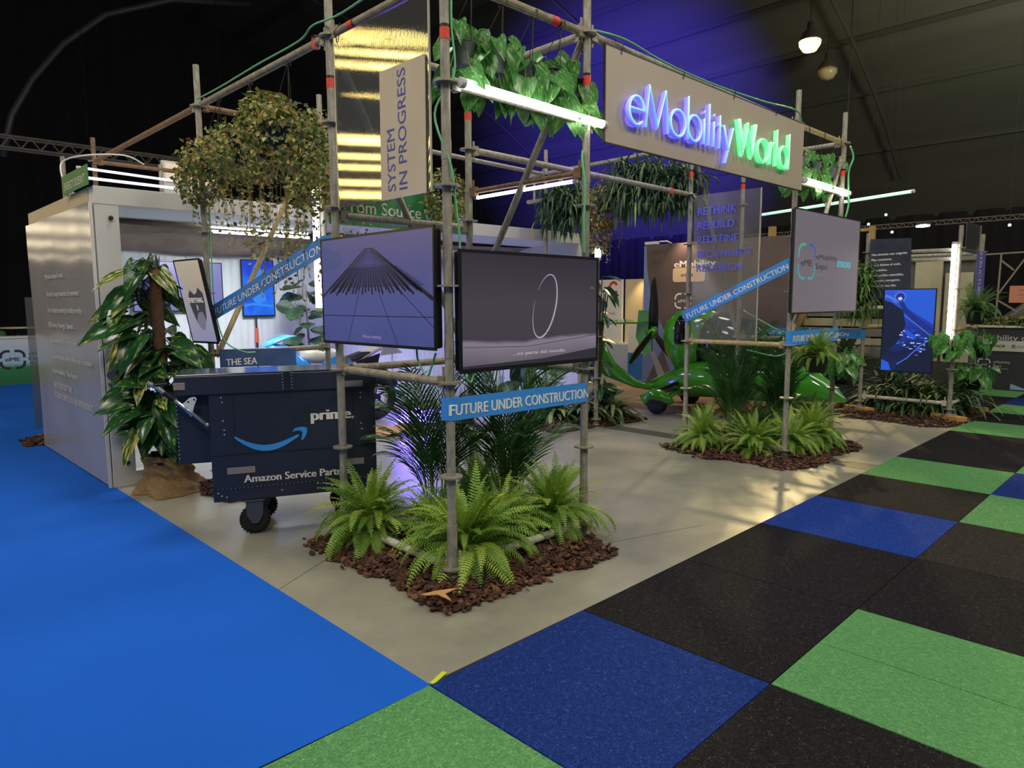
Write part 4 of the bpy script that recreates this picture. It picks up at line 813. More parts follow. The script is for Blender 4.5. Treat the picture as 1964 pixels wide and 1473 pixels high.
def wheel(x, y, r=0.095, w=0.05):
    wt = part('wheel', MB().lathe((x, y-w/2, r), [(r*0.62, 0.0), (r*0.86, 0.002), (r*0.97, 0.010), (r, w*0.5), (r*0.97, w-0.010), (r*0.86, w-0.002), (r*0.62, w)], 30, 0, (0, 1, 0)), M_rub, t, True, local=True)
    part('hub', MB().lathe((x, y-w/2-0.002, r), [(0.012, -0.012), (0.02, -0.008), (0.022, 0.004), (r*0.60, 0.008), (r*0.63, 0.0), (r*0.63, w)], 24, 0, (0, 1, 0)), M_grey, wt, True, local=True)
    mb = MB()
    for i in range(26):
        a = 2*pi*i/26; mb.box((x+cos(a)*r*0.99, y, r+sin(a)*r*0.99), (0.010, w*0.9, 0.008), Matrix.Rotation(-a+pi/2, 3, 'Y'))
    part('tread', mb, M_rub, wt, kind='stuff', local=True)
    mb = MB()
    for s_ in (-1, 1): mb.prism([(x-0.055, 0.235), (x+0.055, 0.235), (x+0.050, 0.13), (x+0.018, r-0.02), (x-0.018, r-0.02), (x-0.050, 0.13)], lambda a, b: (a, y+s_*(w/2+0.012), b), (0, 0.004*s_, 0))
    mb.box((x, y, 0.232), (0.13, 0.10, 0.012)); part('fork', mb, M_grey, t, local=True)
wheel(0.245, 0.05); wheel(0.30, 0.38); wheel(0.86, 0.05); wheel(0.86, 0.38)
mb = MB(); mb.path([(-0.33, -0.035, 1.035), (-0.29, -0.035, 1.01), (-0.20, -0.035, 0.935)], 0.014, 10); tb = part('tow_bar', mb, mat('bar_silver', '#b9bcc0', 0.25, 0.8), t, local=True)
mb = MB(); mb.tube((-0.21, -0.035, 0.945), (-0.012, -0.035, 0.757), 0.011, 12); mb.lathe((-0.012, -0.035, 0.757), [(0.002, -0.014), (0.013, -0.008), (0.013, 0.008), (0.002, 0.014)], 12); part('shaft', mb, MATS['bar_silver'], tb, True, local=True)
part('grip', MB().tube((-0.245, -0.035, 0.975), (-0.19, -0.035, 0.925), 0.016, 12), M_black, tb, local=True, label='black clamp'); part('lever', MB().tube((-0.30, -0.04, 1.02), (-0.22, -0.05, 1.03), 0.010, 8), M_black, tb, local=True)
mb = MB().prism([(-0.160, 0.885), (-0.135, 0.905), (-0.105, 0.932), (-0.075, 0.938), (-0.062, 0.925), (-0.078, 0.885), (-0.090, 0.845), (-0.098, 0.812)], lambda x, z: (x, -0.030, z), (0, 0.004, 0)); fb = part('fin_bracket', mb, mat('pale_plastic', '#c9d2d2', 0.5), t, local=True, label='pale fin shaped bracket')
mb = MB()
for x, z in ((-0.078, 0.920), (-0.112, 0.908)): mb.lathe((x, -0.0305, z), [(0.006, 0), (0.006, 0.001)], 10, 0, (0, -1, 0))
part('hole', mb, M_black, fb, local=True)
# ================================================================== motorcycle inside the container
M_blue = mat('bike_blue', '#2c7fc4', 0.15, coat=0.6); M_silver = mat('bike_silver', '#b3aea0', 0.3, 0.2); M_disc = mat('disc_steel', '#cfc8b4', 0.35, 0.6)
bk = thing('motorcycle', (2.75, 5.6, 0), 'blue and silver sports motorcycle parked behind the dark cart', 'motorcycle')
def mwheel(x, y, nm):
    R = 0.31; c = V((x, y, R)); ring = lambda r, yy: [V((x+r*cos(2*pi*i/32), yy, R+r*sin(2*pi*i/32))) for i in range(32)]
    wt = part('wheel', MB().path(ring(0.245, y), 0.066, 10, 0, True), M_rub, bk, True)
    part('rim', MB().path(ring(0.178, y), 0.018, 6, 0, True), M_black, wt, True)
    mb = MB()
    for i in range(6): a = 2*pi*i/6+0.3; mb.tube(c, c+V((cos(a), 0, sin(a)))*0.175, 0.013, 6)
    mb.lathe((x, y-0.04, R), [(0.035, 0), (0.035, 0.08)], 12, 0, (0, 1, 0)); part('spoke', mb, M_black, wt)
    mb = MB()
    for i in range(24):
        a0, a1 = 2*pi*i/24, 2*pi*(i+1)/24; ro = 0.150 if i % 2 else 0.140; rn = 0.098 if i % 3 else 0.108
        q = [V((x+r*cos(a), y-0.075, R+r*sin(a))) for r, a in ((rn, a0), (ro, a0), (ro, a1), (rn, a1))]; mb.add(q+[p+V((0, 0.005, 0)) for p in q], [(0, 1, 2, 3), (4, 7, 6, 5), (1, 5, 6, 2), (0, 3, 7, 4)])
    part('brake_disc', mb, M_disc, wt)
    part('axle_nut', MB().lathe((x, y-0.10, R), [(0.016, 0), (0.016, 0.03)], 6, 0, (0, 1, 0)), M_disc, wt)
    return wt
mwheel(3.42, 5.58, 'r'); mwheel(2.03, 5.70, 'f')
def cs(x, y, z, wy, hz, n=12, sq=0.8):
    return [V((x, y+wy*math.copysign(abs(cos(2*pi*i/n))**sq, cos(2*pi*i/n)), z+hz*math.copysign(abs(sin(2*pi*i/n))**sq, sin(2*pi*i/n)))) for i in range(n)]
part('frame_body', MB().loft([cs(2.25, 5.68, 0.50, 0.10, 0.12), cs(2.5, 5.66, 0.48, 0.15, 0.20), cs(2.8, 5.64, 0.46, 0.16, 0.20), cs(3.05, 5.62, 0.44, 0.10, 0.12)]), M_black, bk, True)
part('front_fairing', MB().loft([cs(1.92, 5.71, 0.92, 0.05, 0.05), cs(2.05, 5.70, 0.93, 0.16, 0.13), cs(2.25, 5.69, 0.86, 0.19, 0.17), cs(2.45, 5.67, 0.68, 0.18, 0.20), cs(2.60, 5.66, 0.55, 0.15, 0.14)]), M_blue, bk, True)
part('windscreen', MB().loft([cs(2.0, 5.70, 1.02, 0.08, 0.02), cs(2.10, 5.70, 1.07, 0.14, 0.035), cs(2.25, 5.69, 1.12, 0.13, 0.03), cs(2.36, 5.69, 1.13, 0.10, 0.01)]), mat('bike_screen', '#4ea8dc', 0.08, coat=1.0), bk, True)
part('fuel_tank', MB().loft([cs(2.42, 5.67, 0.88, 0.06, 0.06), cs(2.55, 5.66, 0.90, 0.16, 0.11), cs(2.80, 5.65, 0.88, 0.17, 0.11), cs(3.0, 5.63, 0.80, 0.10, 0.06)]), M_silver, bk, True)
part('knee_panel', MB().prism([(2.62, 0.80), (2.86, 0.90), (3.02, 0.80), (2.92, 0.62), (2.72, 0.66)], lambda x, z: (x, 5.47, z), (0, 0.03, 0)), M_blue, bk)
part('seat', MB().loft([cs(2.93, 5.63, 0.80, 0.10, 0.03), cs(3.10, 5.62, 0.82, 0.13, 0.04), cs(3.30, 5.61, 0.88, 0.11, 0.04), cs(3.42, 5.60, 0.94, 0.08, 0.03)]), M_black, bk, True)
part('tail_unit', MB().loft([cs(3.02, 5.62, 0.76, 0.05, 0.02), cs(3.22, 5.61, 0.84, 0.11, 0.055), cs(3.45, 5.60, 0.93, 0.10, 0.06), cs(3.66, 5.59, 0.97, 0.07, 0.035), cs(3.80, 5.58, 0.96, 0.02, 0.012)], 0), M_silver, bk, True)
part('tail_panel', MB().prism([(3.10, 0.78), (3.46, 0.87), (3.42, 0.74), (3.16, 0.70)], lambda x, z: (x, 5.50, z), (0, 0.02, 0)), M_black, bk); part('tail_wing', MB().prism([(3.46, 0.84), (3.80, 0.86), (3.60, 1.0), (3.50, 1.0)], lambda x, z: (x, 5.485, z), (0, 0.02, 0)), mat('bike_grey', '#8d8f96', 0.35), bk)
for dy in (-0.10, 0.10): part('fork_leg', MB().tube((2.03, 5.70+dy, 0.31), (2.24, 5.69+dy, 0.95), 0.026, 10), M_black, bk)
mb = MB()
for dy in (-0.11, 0.11): mb.loft([cs(3.42, 5.58+dy, 0.31, 0.014, 0.03, 8), cs(2.85, 5.63+dy, 0.40, 0.02, 0.05, 8)])
part('swingarm', mb, M_black, bk, True); part('handlebar', MB().path([(2.36, 5.36, 0.98), (2.30, 5.50, 1.01), (2.28, 5.69, 1.02), (2.30, 5.88, 1.01), (2.36, 6.02, 0.98)], 0.014, 8), M_black, bk, True)
part('rear_hugger', MB().path([V((3.42+0.34*cos(a), 5.58, 0.31+0.34*sin(a))) for a in [0.3+0.13*i for i in range(13)]], [0.02]+[0.045]*11+[0.02], 8), M_black, bk, True)
part('side_stand', MB().tube((2.85, 5.50, 0.30), (2.80, 5.36, 0.012), 0.010, 6), M_black, bk)
# sand coloured cloth on the floor behind the cart
mb = MB(); mb.grid(lambda u, v: V((2.75+0.95*u-0.12*v, 4.45+0.55*v-0.12*u, 0.012+0.022*abs(sin(u*9+v*4))+0.014*abs(sin(v*13+u*5)))), 26, 16)
single('cloth', mb, mat('burlap_yellow', '#b88f52', 0.95, noise=60, col2='#a67d43'), 'crumpled sand coloured cloth on the floor behind the cart', 'cloth', smooth=True)
# ================================================================== green light aircraft
M_ag = mat('aircraft_green', '#3b8a1f', 0.14, coat=0.6); M_agd = mat('aircraft_glass', '#101214', 0.06); M_prop = mat('prop_black', '#121214', 0.3)
NO = V((7.22, 1.12, 0)); AF = V((0.15, -0.989, 0)); AL = V((0.989, 0.15, 0))   # nose, forward, to the far side
def ap(s, l, z): return NO-AF*s+AL*l+V((0, 0, z))
def asec(s, l, z, w, h, n=16, q=0.85): return [ap(s, l+w*math.copysign(abs(cos(2*pi*i/n))**q, cos(2*pi*i/n)), z+h*math.copysign(abs(sin(2*pi*i/n))**q, sin(2*pi*i/n))) for i in range(n)]
ac = thing('light_aircraft', tuple(ap(2.2, 0, 0)), 'glossy green light aircraft with a black pusher propeller', 'aircraft')
part('fuselage', MB().loft([asec(-0.02, 0, 0.30, 0.02, 0.02), asec(0.10, 0, 0.36, 0.14, 0.10), asec(0.35, 0, 0.45, 0.27, 0.21), asec(0.8, 0, 0.48, 0.36, 0.27), asec(1.4, 0, 0.49, 0.40, 0.27), asec(1.9, 0, 0.46, 0.38, 0.25), asec(2.3, 0, 0.38, 0.25, 0.15), asec(2.55, 0, 0.32, 0.12, 0.08)]), M_ag, ac, True)
part('engine_cowl', MB().loft([asec(1.55, 0, 1.24, 0.10, 0.10), asec(1.70, 0, 1.12, 0.24, 0.27), asec(1.95, 0, 0.95, 0.33, 0.46), asec(2.15, 0, 0.97, 0.30, 0.42), asec(2.30, 0, 1.02, 0.20, 0.26), asec(2.36, 0, 1.05, 0.09, 0.10)]), M_ag, ac, True)
part('air_scoop', MB().loft([asec(1.90, -0.34, 1.15, 0.03, 0.17, 12), asec(2.02, -0.345, 1.13, 0.05, 0.19, 12), asec(2.10, -0.29, 1.08, 0.03, 0.14, 12)]), M_agd, ac, True)
part('canopy', MB().loft([asec(0.55, 0, 0.66, 0.05, 0.03), asec(0.80, 0, 0.78, 0.26, 0.16), asec(1.15, 0, 0.95, 0.33, 0.32), asec(1.55, 0, 1.02, 0.32, 0.35), asec(1.85, 0, 0.98, 0.25, 0.32)]), M_agd, ac, True)
part('nose_stripe', MB().path([ap(0.00, -0.02, 0.33), ap(0.08, -0.125, 0.41), ap(0.22, -0.20, 0.53), ap(0.38, -0.235, 0.62)], 0.011, 6), mat('aircraft_white', '#dfe8dc', 0.3), ac, True)
pr = part('propeller', MB().lathe(ap(2.52, 0, 1.07), [(0.09, 0.0), (0.085, 0.05), (0.05, 0.12), (0.005, 0.17)], 14, 0, tuple(-AF)), M_ag, ac, True)
def blade(ang, L=0.80):
    d = AL*cos(ang)+Z_*sin(ang); tn = AL*(-sin(ang))+Z_*cos(ang); secs = []
    for u in (0.06, 0.18, 0.4, 0.7, 0.92, 1.0):
        c = 0.045+0.055*sin(pi*min(1, 0.25+u*0.7)); tw = 0.45-0.40*u; c = c*(0.35 if u == 1.0 else 1); cd = tn*cos(tw)-AF*sin(tw); nd = d.cross(cd); o = ap(2.56, 0, 1.07)+d*(L*u)+tn*(0.03*u*u)
        secs.append([o+cd*(c*cos(2*pi*i/8))+nd*(0.012*sin(2*pi*i/8)) for i in range(8)])
    part('blade', MB().loft(secs), M_prop, pr, True)
for a in (88, 206, 328): blade(radians(a))
def boom(sgn):
    pts = [ap(2.35, 0.10*sgn, 0.30), ap(2.75, 0.16*sgn, 0.36), ap(3.1, 0.22*sgn, 0.56), ap(3.35, 0.27*sgn, 0.85), ap(3.45, 0.30*sgn, 1.15)]
    secs = []
    for i, p in enumerate(pts):
        d = (pts[min(i+1, 4)]-pts[max(i-1, 0)]).normalized(); up = AL.cross(d).normalized(); w = (0.05, 0.06, 0.13, 0.24, 0.30)[i]
        secs.append([p+up*(-w*cos(2*pi*k/10)-w*0.3)+AL*(0.035*sin(2*pi*k/10)) for k in range(10)])
    part('tail_boom', MB().loft(secs), M_ag, ac, True)
boom(-1)
def plate(pts, d, name):
    mb = MB(); a = [V(p) for p in pts]; mb.prism(list(range(len(a))) and [(i, 0) for i in range(len(a))], lambda i, _: a[int(i)], d); return part(name, mb, M_ag, ac)
plate([ap(2.62, 0.0, 1.20), ap(3.40, -0.30, 1.18), ap(3.70, -0.34, 1.16), ap(3.72, 0.5, 1.2), ap(3.3, 0.5, 1.22)], V((0, 0, 0.025)), 'stabiliser')
plate([ap(2.66, 0.05, 1.38), ap(2.82, 0.05, 1.39), ap(2.86, 0.05, 1.0), ap(2.72, 0.05, 0.72), ap(2.60, 0.05, 0.80), ap(2.62, 0.05, 1.10)], AL*0.03, 'fin')
part('step_pad', MB().box(ap(2.20, -0.36, 0.33), (0.10, 0.42, 0.04), rot_z(0.2) @ Matrix.Rotation(-0.45, 3, 'X')), M_agd, ac)
def mainwheel(s, l):
    c = ap(s, l, 0.145); wt = part('wheel', MB().lathe(c-AL*0.055, [(0.05, 0.0), (0.11, 0.002), (0.14, 0.02), (0.145, 0.055), (0.14, 0.09), (0.11, 0.108), (0.05, 0.11)], 22, 0, tuple(AL)), M_rub, ac, True)
    secs = []
    for ds, h0, h1, w in ((-0.24, 0.17, 0.20, 0.02), (-0.17, 0.13, 0.28, 0.07), (-0.05, 0.17, 0.345, 0.095), (0.07, 0.17, 0.345, 0.095), (0.16, 0.10, 0.28, 0.075), (0.25, 0.20, 0.24, 0.02)): secs.append([ap(s+ds, l+w*cos(2*pi*i/12), (h0+h1)/2+(h1-h0)/2*sin(2*pi*i/12)) for i in range(12)])
    part('wheel_fairing', MB().loft(secs), M_ag, wt, True); part('wheel_strut', MB().loft([[ap(s-0.10+0.05*cos(2*pi*i/8), l+0.10, 0.22+0.02*sin(2*pi*i/8)) for i in range(8)], [ap(s-0.25+0.07*cos(2*pi*i/8), l*0.30, 0.36+0.025*sin(2*pi*i/8)) for i in range(8)]]), M_ag, ac, True)
mainwheel(2.22, -0.55); mainwheel(2.22, 0.55)
t = thing('notice_card', tuple(ap(0.62, -0.30, 0.72)), 'small white notice card standing on the aircraft nose', 'card'); part('card', MB().box(ap(0.62, -0.27, 0.74), (0.004, 0.10, 0.11), rot_z(0.15) @ Matrix.Rotation(-0.4, 3, 'X')), M_white, t)
# ================================================================== backdrop of the far stand
M_brown = mat('backdrop_brown', '#5d4f4f', 0.6, noise=2, col2='#695a59')
t = thing('backdrop_wall', (8.92, 3.9, 0), 'brown printed backdrop wall with a lavender curve and sponsor tags', 'backdrop')
part('panel', MB().slab((8.90, 3.98, 0.0), (8.94, 5.28, 2.50)), M_brown, t); part('panel', MB().slab((8.90, 2.62, 0.0), (8.94, 3.976, 2.50)), M_brown, t)
fl = Flat()
fl.poly([(0.0, 0.0), (0.0, 2.48), (0.05, 2.48), (0.07, 2.1), (0.14, 1.7), (0.27, 1.32), (0.45, 1.0), (0.55, 0.85), (0.30, 0.5), (0.1, 0.1)], 0); fl.poly([(0.28, 1.0), (0.50, 0.85), (0.75, 0.5), (0.95, 0.02), (0.70, 0.02), (0.5, 0.5)], 0, 2); fl.poly([(0.1, 0.75), (0.22, 0.68), (0.42, 0.35), (0.58, 0.02), (0.40, 0.02), (0.25, 0.4)], 1, 2)
fl.text('eMobility', 0.63, 2.09, 0.115, 0.78, 2, 0.03, 0, 3)
rr_ = 0.05; tg = [(0.60+rr_+(0.62-2*rr_)*(i > 0 and i < 3)+rr_*cos(a), 1.84+rr_+(0.24-2*rr_)*(i > 1)+rr_*sin(a)) for i, a0 in ((0, 180), (1, 270), (2, 0), (3, 90)) for a in [radians(a0+90*k/5) for k in range(6)]]
fl.poly(tg, 3, 2); fl.text('etra', 0.76, 1.93, 0.07, 0.24, 4, 0.0, 0, 3); fl.logo(0.66, 1.40, 0.30, 0.24, 0.028, 2, lay=3); fl.text('eME', 0.71, 1.49, 0.06, 0.20, 2, 0.0, 0, 3)
fl.build('print', [mat('print_lavender', '#7682b8', 0.6), mat('print_grey', '#9a9aa0', 0.6), M_wtext, mat('print_peach', '#e6c6a2', 0.5), mat('print_dark', '#2a2a30', 0.6)], t, (8.8985, 5.28, 0), -Y_, Z_)
t = thing('picture_light', (8.6, 4.9, 2.45), 'small white arm light over the brown backdrop', 'lamp'); part('arm', MB().path([(8.9, 4.72, 2.5), (8.75, 4.72, 2.53), (8.62, 4.78, 2.52)], 0.012, 6), M_white, t, True); part('head', MB().box((8.58, 4.90, 2.50), (0.08, 0.24, 0.045)), M_white, t)
spot('backdrop_light', (8.70, 4.45, 2.60), (8.92, 4.45, 2.3), 14, (1.0, 0.62, 0.35), 100, 0.9, 0.03)
t = thing('demo_booth', (10.7, 6.8, 0), 'cream lit booth with a white panel and a red ring logo', 'booth')
part('white_panel', MB().slab((10.50, 6.96, 0.62), (10.56, 7.9, 1.98)), M_white, t); part('cream_wall', MB().slab((10.62, 5.9, 0.62), (10.68, 6.96, 1.98)), mat('cream_wall', '#cbb893', 0.6), t); part('base_band', MB().slab((10.45, 5.8, 0.0), (10.6, 7.9, 0.60)), mat('booth_base', '#a9aec0', 0.5), t); part('cap', MB().slab((10.45, 5.8, 0.60), (10.7, 7.9, 0.64)), M_white, t)
for y in (6.28, 6.50): part('joint', MB().slab((10.612, y, 0.64), (10.622, y+0.012, 1.98)), mat('cream_joint', '#a8946c', 0.6), t)
fl = Flat(); fl.arc(0.72, 1.80, 0.10, 0.12, 30, 330, 0.06, 0, 1); fl.text('MUG', 0.55, 1.24, 0.05, 0.22, 0, 0.01); fl.build('print', mat('print_red', '#c83a30', 0.5), t, (10.4985, 7.9, 0), -Y_, Z_)
spot('booth_light', (10.3, 6.45, 2.15), (10.62, 6.45, 1.3), 30, (1.0, 0.72, 0.36), 80, 0.8, 0.03)
t = thing('kiosk', (9.6, 5.95, 0), 'white and blue kiosk column beside the brown backdrop', 'kiosk')
part('upper_face', MB().slab((9.6, 5.75, 0.52), (9.7, 6.12, 1.04)), M_white, t); part('lower_face', MB().slab((9.6, 5.75, 0.0), (9.7, 6.12, 0.517)), mat('kiosk_blue', '#2f6fc0', 0.5), t)
# ================================================================== far right: cabin, timber frames, counter, car
M_plk = mat('cabin_beige', '#a9a284', 0.65, noise=3, col2='#b8b092'); M_plk2 = mat('cabin_grey', '#7d7b6e', 0.65); M_tim = mat('timber', '#b08e58', 0.7, noise=10, col2='#9a7a48')
t = thing('cabin', (10.7, 1.9, 0), 'beige board cabin behind the far tower', 'cabin')
for y0, y1, z0, z1, m in ((0.62, 0.98, 0.55, 1.92, M_plk), (1.02, 1.40, 0.55, 2.10, M_plk), (0.60, 1.50, 2.10, 2.22, M_plk2)): part('wall_board', MB().cbox((10.62, (y0+y1)/2, (z0+z1)/2), (0.05, y1-y0, z1-z0), 0.006), m, t)
part('back_wall', MB().slab((10.68, 0.55, 0.0), (10.72, 1.75, 2.2)), mat('cabin_back_grey', '#5f5c5a', 0.7), t)  # back wall in one plain dark grey
for z0, z1, m in ((0.60, 0.76, M_plk2), (0.78, 0.90, M_plk), (0.92, 1.06, M_plk2), (1.08, 1.22, M_plk), (1.24, 1.38, M_plk2)): part('plank', MB().cbox((10.60, 2.36, (z0+z1)/2), (0.06, 1.7, z1-z0-0.012), 0.006), m, t)
part('ledge', MB().cbox((10.45, 1.98, 1.40), (0.35, 0.55, 0.05), 0.006), mat('pale_ledge', '#c2c0b4', 0.5), t); part('plinth', MB().slab((10.55, 0.6, 0.0), (10.64, 3.2, 0.58)), mat('cabin_dark', '#3d3d38', 0.8), t)
t = thing('timber_frame', (9.6, 3.2, 0), 'pale timber post frame with braces behind the slanting strip', 'frame')
part('post', MB().slab((9.58, 3.22, 0), (9.66, 3.32, 2.72)), M_tim, t); part('top_rail', MB().slab((9.56, 2.0, 2.46), (9.60, 3.6, 2.49)), M_white, t); part('top_rail', MB().slab((9.56, 2.0, 2.53), (9.60, 3.6, 2.555)), M_white, t)
part('brace', MB().box((9.6, 2.98, 1.95), (0.05, 0.09, 1.0), Matrix.Rotation(0.55, 3, 'X')), M_tim, t); part('brace', MB().box((9.6, 2.82, 1.05), (0.05, 0.09, 0.7), Matrix.Rotation(0.45, 3, 'X')), M_tim, t)
t = thing('timber_frame', (10.79, 2.12, 0), 'pale timber post at the right edge of the grey screen', 'frame'); part('post', MB().slab((10.76, 2.08, 0), (10.82, 2.17, 2.72)), M_tim, t); part('head', MB().box((10.79, 2.20, 2.67), (0.05, 0.25, 0.05)), M_tim, t)
t = thing('slanted_board', (9.3, 2.9, 1.5), 'grey board sloping down beside the slanting strip', 'board'); part('board', MB().box((9.57, 2.98, 1.73), (0.02, 0.64, 0.21), Matrix.Rotation(0.26, 3, 'X')), mat('grey_board', '#7f7d76', 0.6), t)
t = thing('teal_trough', (8.95, 2.8, 0.9), 'dark teal trough behind the tan beam of the second tower', 'trough'); part('box', MB().cbox((8.95, 2.85, 1.0), (0.3, 0.9, 0.14), 0.01), mat('teal_dark', '#214a5e', 0.4), t); part('rim', MB().cbox((8.92, 2.85, 0.91), (0.32, 0.92, 0.04), 0.005), mat('grey_board', '#7f7d76', 0.6), t)
# counter with the club lettering
M_cnt = mat('counter_dark', '#35383f', 0.55); M_cntw = mat('counter_white', '#c9cbbd', 0.5)
t = thing('club_counter', (12.6, 0.3, 0), 'dark counter wall lettered eMobility club at the right edge', 'counter')
part('wall', MB().slab((12.50, -1.6, 0.0), (12.62, 1.02, 1.05)), M_cnt, t); part('top', MB().slab((12.46, -1.6, 1.05), (12.66, 1.04, 1.085)), M_cntw, t); part('white_band', MB().slab((12.488, -1.6, 0.655), (12.5, 0.96, 0.83)), M_cntw, t)
fl = Flat(); fl.text('eMobility club', 0.11, 0.838, 0.095, 0.86, 0, 0.01); fl.text('CYCLE', 0.13, 0.72, 0.045, 0.20, 1, 0.01); fl.text('HITACHI', 0.32, 0.72, 0.045, 0.18, 1, 0.02); fl.rect(0.60, 0.715, 0.05, 0.055, 2); fl.text('dekra', 0.67, 0.72, 0.045, 0.18, 3, 0.0)
fl.logo(0.14, 0.34, 0.17, 0.17, 0.022, 4); fl.text('eME', 0.175, 0.40, 0.036, 0.10, 4, 0.0); fl.text('eMobility', 0.36, 0.45, 0.045, 0.24, 4, 0.0); fl.text('Expo', 0.36, 0.385, 0.045, 0.12, 4, 0.01); fl.rect(0.36, 0.355, 0.22, 0.006, 4)
for a in (0.0, 0.62): fl.poly([(a, 0.02), (a+0.26, 0.02), (a, 0.12)], 5)
fl.build('print', [mat('print_palegrey', '#b9c4c6', 0.6), mat('print_dark', '#2a2a30', 0.6), mat('print_blue', '#6d7fb0', 0.6), mat('print_midgrey', '#7c7f78', 0.6), mat('print_palegrey', '#b9c4c6', 0.6), mat('print_ice', '#8fb4d8', 0.6)], t, (12.4865, 1.02, 0), -Y_, Z_)
M_car = mat('car_grey', '#7f7d72', 0.3, 0.3); car = thing('car', (15.3, -0.6, 0), 'grey car showing above the leafy counter top', 'car')
part('stage', MB().slab((14.4, -3.4, 0.0), (16.3, 1.35, 0.42)), mat('stage_dark', '#26282c', 0.7), car)
def carsec(y, zb, zt, w, n=14): return [V((15.35+w*math.copysign(abs(cos(2*pi*i/n))**0.5, cos(2*pi*i/n)), y, (zb+zt)/2+(zt-zb)/2*math.copysign(abs(sin(2*pi*i/n))**0.5, sin(2*pi*i/n)))) for i in range(n)]
part('body', MB().loft([carsec(1.20, 0.75, 0.95, 0.6), carsec(1.10, 0.58, 1.15, 0.80), carsec(0.7, 0.55, 1.22, 0.86), carsec(-0.3, 0.55, 1.20, 0.88), carsec(-1.8, 0.55, 1.15, 0.86), carsec(-2.7, 0.6, 1.05, 0.7)]), M_car, car, True)
part('cabin', MB().loft([carsec(1.0, 1.1, 1.22, 0.66), carsec(0.55, 1.1, 1.62, 0.66), carsec(-0.4, 1.1, 1.70, 0.66), carsec(-1.3, 1.1, 1.40, 0.6), carsec(-1.8, 1.1, 1.18, 0.6)]), M_car, car, True)
part('side_window', MB().prism([(0.62, 1.30), (0.30, 1.52), (-0.35, 1.54), (-0.55, 1.34), (-0.35, 1.22), (0.45, 1.22)], lambda y, z: (14.66, y, z), (0.03, 0, 0)), M_agd, car)
for y in (0.55, -1.75): part('wheel', MB().lathe((14.46, y, 0.74), [(0.18, 0.0), (0.31, 0.01), (0.325, 0.10), (0.31, 0.2)], 20, 0, (1, 0, 0)), M_rub, car, True)
t = thing('poster', (16.2, 0.7, 1.5), 'salmon pink poster above the grey car', 'poster'); part('sheet', MB().slab((16.2, -0.6, 1.45), (16.22, 1.2, 1.80)), mat('salmon', '#d98f74', 0.6), t)
fl = Flat(); fl.text('mobility lab', 0.16, 0.24, 0.05, 0.45, 0, 0.0); fl.text('open innovation', 0.16, 0.15, 0.04, 0.6, 0, 0.0); fl.build('lettering', mat('print_rust', '#a4543e', 0.6), t, (16.198, 1.2, 1.45), -Y_, Z_)
t = thing('timber_frame', (13.2, 0.5, 0), 'bare timber frame with diagonal braces at the right edge', 'frame')
for nm_, a, b in (('top_rail', (13.2, 1.07, 2.31), (13.2, -1.6, 2.37)), ('post', (13.2, 0.82, 0.9), (13.2, 0.80, 2.31)), ('brace', (13.2, 0.80, 1.62), (13.2, 0.40, 2.31)), ('brace', (13.2, 0.80, 2.20), (13.2, 0.60, 2.02)), ('brace', (13.2, 0.83, 1.0), (13.2, -0.4, 2.2)), ('brace', (13.2, 0.80, 1.5), (13.2, 0.5, 1.3))):
    part(nm_, MB().tube(a, b, 0.018, 4), mat('timber_grey', '#8a8272', 0.7), t)
# ================================================================== far left counter
t = thing('info_counter', (0.3, 13.95, 0), 'white to green printed counter with the show logo at the left edge', 'counter')
def gradient(name, stops, axis=2):
    m = bpy.data.materials.new(name); m.use_nodes = True; n_ = m.node_tree.nodes; P = n_['Principled BSDF']; P.inputs['Roughness'].default_value = 0.5
    a = n_.new('ShaderNodeTexCoord'); b = n_.new('ShaderNodeSeparateXYZ'); r = n_.new('ShaderNodeValToRGB'); L = m.node_tree.links
    L.new(a.outputs['Object'], b.inputs[0]); L.new(b.outputs[axis], r.inputs[0]); L.new(r.outputs[0], P.inputs['Base Color']); e = r.color_ramp.elements
    while len(e) < len(stops): e.new(0.5)
    for x, (p, c) in zip(e, stops): x.position = p; x.color = lin(c)
    return m
part('front', MB().slab((-3.0, 13.9, 0.0), (1.33, 13.96, 0.88)), gradient('counter_print', [(0.08, '#1f6b3a'), (0.33, '#2a7d45'), (0.42, '#9fbcd4'), (0.62, '#a9c0dc'), (0.88, '#c8ccd0')]), t); part('top', MB().slab((-3.0, 13.88, 0.88), (1.35, 14.4, 0.91)), M_white, t)
fl = Flat(); fl.logo(3.67, 0.32, 0.37, 0.32, 0.045, 0); fl.text('eME', 3.74, 0.45, 0.075, 0.23, 0, 0.02); fl.text('eMobility', 4.11, 0.545, 0.07, 0.42, 0, 0.01); fl.text('Expo', 4.11, 0.455, 0.07, 0.24, 0, 0.015); fl.rib([(4.12, 0.40), (4.22, 0.41)], 0.02, 0); fl.build('print', mat('print_ink', '#1d2330', 0.6), t, (-3.0, 13.8985, 0), X_, Z_)
t = thing('bar_table', (1.15, 15.0, 0), 'round bar table behind the left counter', 'table'); part('table_top', MB().lathe((1.15, 15.0, 1.03), [(0.30, 0), (0.31, 0.01), (0.31, 0.025), (0.30, 0.03)], 24), mat('cream_top', '#c9bd98', 0.5), t, True); part('column', MB().tube((1.15, 15, 0), (1.15, 15, 1.03), 0.03, 10), M_bezg, t); part('base', MB().lathe((1.15, 15, 0), [(0.22, 0), (0.22, 0.015), (0.04, 0.03)], 20), M_bezg, t)
t = thing('chair', (0.72, 14.9, 0), 'green shell chair behind the left counter', 'chair')
